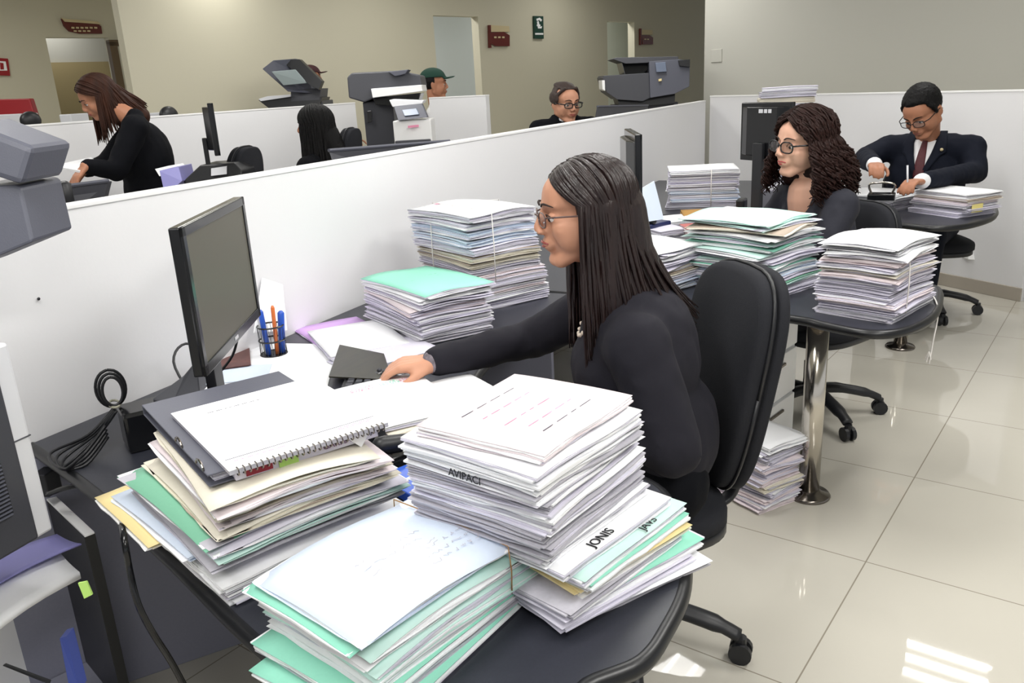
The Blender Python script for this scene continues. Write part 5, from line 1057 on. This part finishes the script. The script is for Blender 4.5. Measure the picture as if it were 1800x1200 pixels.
slab('network_box', [(268, 700), (322, 660), (345, 632), (352, 690), (300, 715)], [1.98, 2.05, 2.12, 2.0, 1.93], .12, M_GRY, None, .004, Vector((.02, .03, -.06)), 'flat slate box behind the near monitor, beside the coiled cable', 'box')
# printer stand and the near copier at the left edge
N_ = Z(157, 937, .60); F_ = Z(88, 872, .60)
r = empty('printer_stand', (N_.x, N_.y, 0), 0, 'black printer stand with a pale worn top edge at the lower left', 'stand')
dv = (F_-N_); L_ = dv.length; dv.normalize(); nv = Vector((-dv.y, dv.x, 0)); nv = nv if nv.dot(Vector((-1, 0, 0))) > 0 else -nv
def stbox(name, p0, p1, z0, z1, th, m, par=r):
    o = wall_seg(name, (p0-Vector(r.location)).xy, (p1-Vector(r.location)).xy, z0, z1, th, m, par, bevel=.001); return o
stbox('side_panel', N_, N_+dv*(L_+.05), .0, .594, .024, M_EDGE); stbox('worn_top_edge', N_, N_+dv*(L_+.05), .594, .600, .022, M_TRIMW)
stbox('side_panel', N_+nv*.55, N_+nv*.55+dv*(L_+.05), .0, .594, .024, M_EDGE); stbox('back_panel', N_+dv*L_, N_+dv*L_+nv*.55, .02, .59, .02, M_DESKP)
b = bmesh.new(); box(b, (0, 0, 0), (.54, L_*.9, .02)); lp = (N_+nv*.275+dv*L_*.5)-Vector(r.location); o = obj('shelf', b, M_DESKP, r); o.location = (lp.x, lp.y, .10); o.rotation_euler = (0, 0, math.atan2(dv.y, dv.x)-PI/2)
P_ = D(94, 930, 1.66); zc0 = P_.z; e_ = (Z(0, 985, zc0)-P_).normalized(); bk = Vector((-e_.y, e_.x, 0)); bk = bk if bk.dot(FW) > 0 else -bk
r = empty('copier', (P_.x, P_.y, 0), 0, 'near white and dark grey copier cut off by the left edge', 'copier')
ang = math.atan2(e_.y, e_.x); RZc = Matrix.Rotation(ang, 4, 'Z')
def cbox(name, along, depth0, z0, z1, w_, d_, m, par=r, bevel=.006):
    c = e_*(along+w_/2)+bk*(depth0+d_/2); b = bmesh.new(); box(b, (c.x, c.y, (z0+z1)/2), (w_, d_, z1-z0), RZc); return obj(name, b, m, par, bevel=bevel)
cbox('body_frame', 0, 0, zc0, 1.13, .50, .30, M_LGRY); cbox('rear_column', .1, .2, .6, 1.42, .38, .12, M_GRY); cbox('front_panel', .036, -.006, zc0+.002, 1.12, .44, .02, M_GRY)
gr = cbox('vent_grille', .075, -.010, zc0+.075, zc0+.185, .2, .008, M_BLK)
b = bmesh.new()
for k in range(14): c = e_*.175+bk*-.012; box(b, (c.x, c.y, zc0+.08+.0077*k), (.19, .004, .0028), RZc)
o = obj('vent_slats', b, M_GRYB, gr)
cbox('panel_seam', -.001, -.0015, zc0+.205, zc0+.208, .05, .012, M_GRY)
slab('scanner_unit', [(-70, 330), (27, 325), (36, 330), (58, 425), (-70, 478)], 1.62, .16, M_GRYB, r, bevel=.012)
slab('document_feeder', [(-70, 210), (58, 259), (37, 326), (-70, 292)], 1.60, .16, M_GRYB, r, bevel=.012)
# papers in the tray, computer case and the things on the floor at the lower left
def quad_sheet(name, px, z, m, label, cat, th=.01, bend=.02):
    deps = None; P = [Z(x, y, zz_) for (x, y), zz_ in zip(px, z)]; b = bmesh.new(); n = 6; g = []
    for j in range(n+1):
        row = []
        for i in range(n+1):
            u_, v_ = i/n, j/n; p = (P[0]*(1-u_)+P[1]*u_)*(1-v_)+(P[3]*(1-u_)+P[2]*u_)*v_; p = p+Vector((0, 0, bend*math.sin(PI*u_)-bend*.5*math.sin(PI*v_))); row.append((b.verts.new(p), b.verts.new(p-Vector((0, 0, th)))))
        g.append(row)
    for j in range(n):
        for i in range(n):
            q = (g[j][i], g[j][i+1], g[j+1][i+1], g[j+1][i]); b.faces.new([v[0] for v in q]); b.faces.new([v[1] for v in q][::-1])
    rim = [g[0][i] for i in range(n+1)]+[g[j][n] for j in range(1, n+1)]+[g[n][i] for i in range(n-1, -1, -1)]+[g[j][0] for j in range(n-1, 0, -1)]
    for k in range(len(rim)): p, q = rim[k], rim[(k+1) % len(rim)]; b.faces.new((p[0], q[0], q[1], p[1]))
    return tag(obj(name, b, m, None, True), label, cat)
quad_sheet('plastic_sleeve', [(-60, 1010), (100, 938), (143, 955), (-60, 1060)], [.60, .60, .60, .60], M_LIL, 'lilac plastic sleeve in the tray under the near copier', 'plastic sleeve', .004, .01)
pp_ = quad_sheet('printed_pages', [(-60, 1050), (95, 958), (140, 1005), (-60, 1140)], [.585, .588, .585, .58], P_WHITE, 'printed pages curling out of the tray under the near copier', 'papers', .016, .012)
r = empty('computer_case', tuple(Z(60, 1120, .35).xy)+(.11,), 0, 'pale computer case with a perforated side, below the printed pages', 'computer')
f0, f1 = Z(112, 1118, .20), Z(-60, 1200, .20); ex = (f1-f0).normalized(); bk2 = Vector((-ex.y, ex.x, 0)); bk2 = bk2 if bk2.dot(FW) > 0 else -bk2
RZd = Matrix.Rotation(math.atan2(ex.y, ex.x), 4, 'Z'); O_ = Vector((r.location.x, r.location.y, .11))
def dbox(name, along, dep0, z0, z1, w_, d_, m, par=r):
    c = f0+ex*(along+w_/2)+bk2*(dep0+d_/2)-O_; b = bmesh.new(); box(b, (c.x, c.y, (z0+z1)/2-O_.z), (w_, d_, z1-z0), RZd); return obj(name, b, m, par, bevel=.004)
dbox('case_frame', 0, 0, .11, .46, .42, .18, M_LGRY); sd = dbox('side_plate', .03, -.004, .14, .44, .38, .01, mat('steel_grey', (160, 160, 166), .45, .3))
b = bmesh.new()
for i in range(9):
    for j in range(7): c = f0+ex*(.05+.04*i)+bk2*-.006-O_; box(b, (c.x, c.y, .16+.042*j-O_.z), (.006, .004, .006), RZd)
tag(obj('perforations', b, M_BLK, sd), kind='stuff')
slab('ring_binder', [(104, 1122), (117, 1118), (140, 1215), (122, 1215)], [1.62, 1.62, 1.5, 1.5], .03, mat('binder_blue', (44, 58, 120), .4), None, .002, None, 'thin blue binder standing on the floor at the lower left', 'binder')
slab('loose_cable', [(4, 1170), (8, 1168), (88, 1198), (86, 1203)], [1.7, 1.7, 1.62, 1.62], .006, M_BLK, None, .001, None, 'short dark cable on the floor at the lower left corner', 'cable')
slab('sticky_note', [(137, 1025), (152, 1022), (162, 1045), (148, 1052)], [1.50, 1.50, 1.5, 1.5], .004, P_LIME, None, 0, None, 'small lime green note stuck inside the printer stand', 'note')
q0 = Z(80, 862, .70)
cord('cable', [Z(84, 868, .66), Z(120, 856, .69), Z(160, 853, .70), Z(196, 880, .69), D(215, 930, 1.52), D(228, 1000, 1.50), D(243, 1060, 1.50), D(268, 1110, 1.52), D(300, 1160, 1.56), D(330, 1215, 1.6)], .0065, M_BLK2, 'thick black cable running down in front of the near desk panel', 'cable')
bxo('wall_socket', Vector((1.13, 1.90, .66)), (.05, .04, .06), M_BLK, None, .3, .003, label='black plug block at the partition behind the near desk corner', cat='plug')
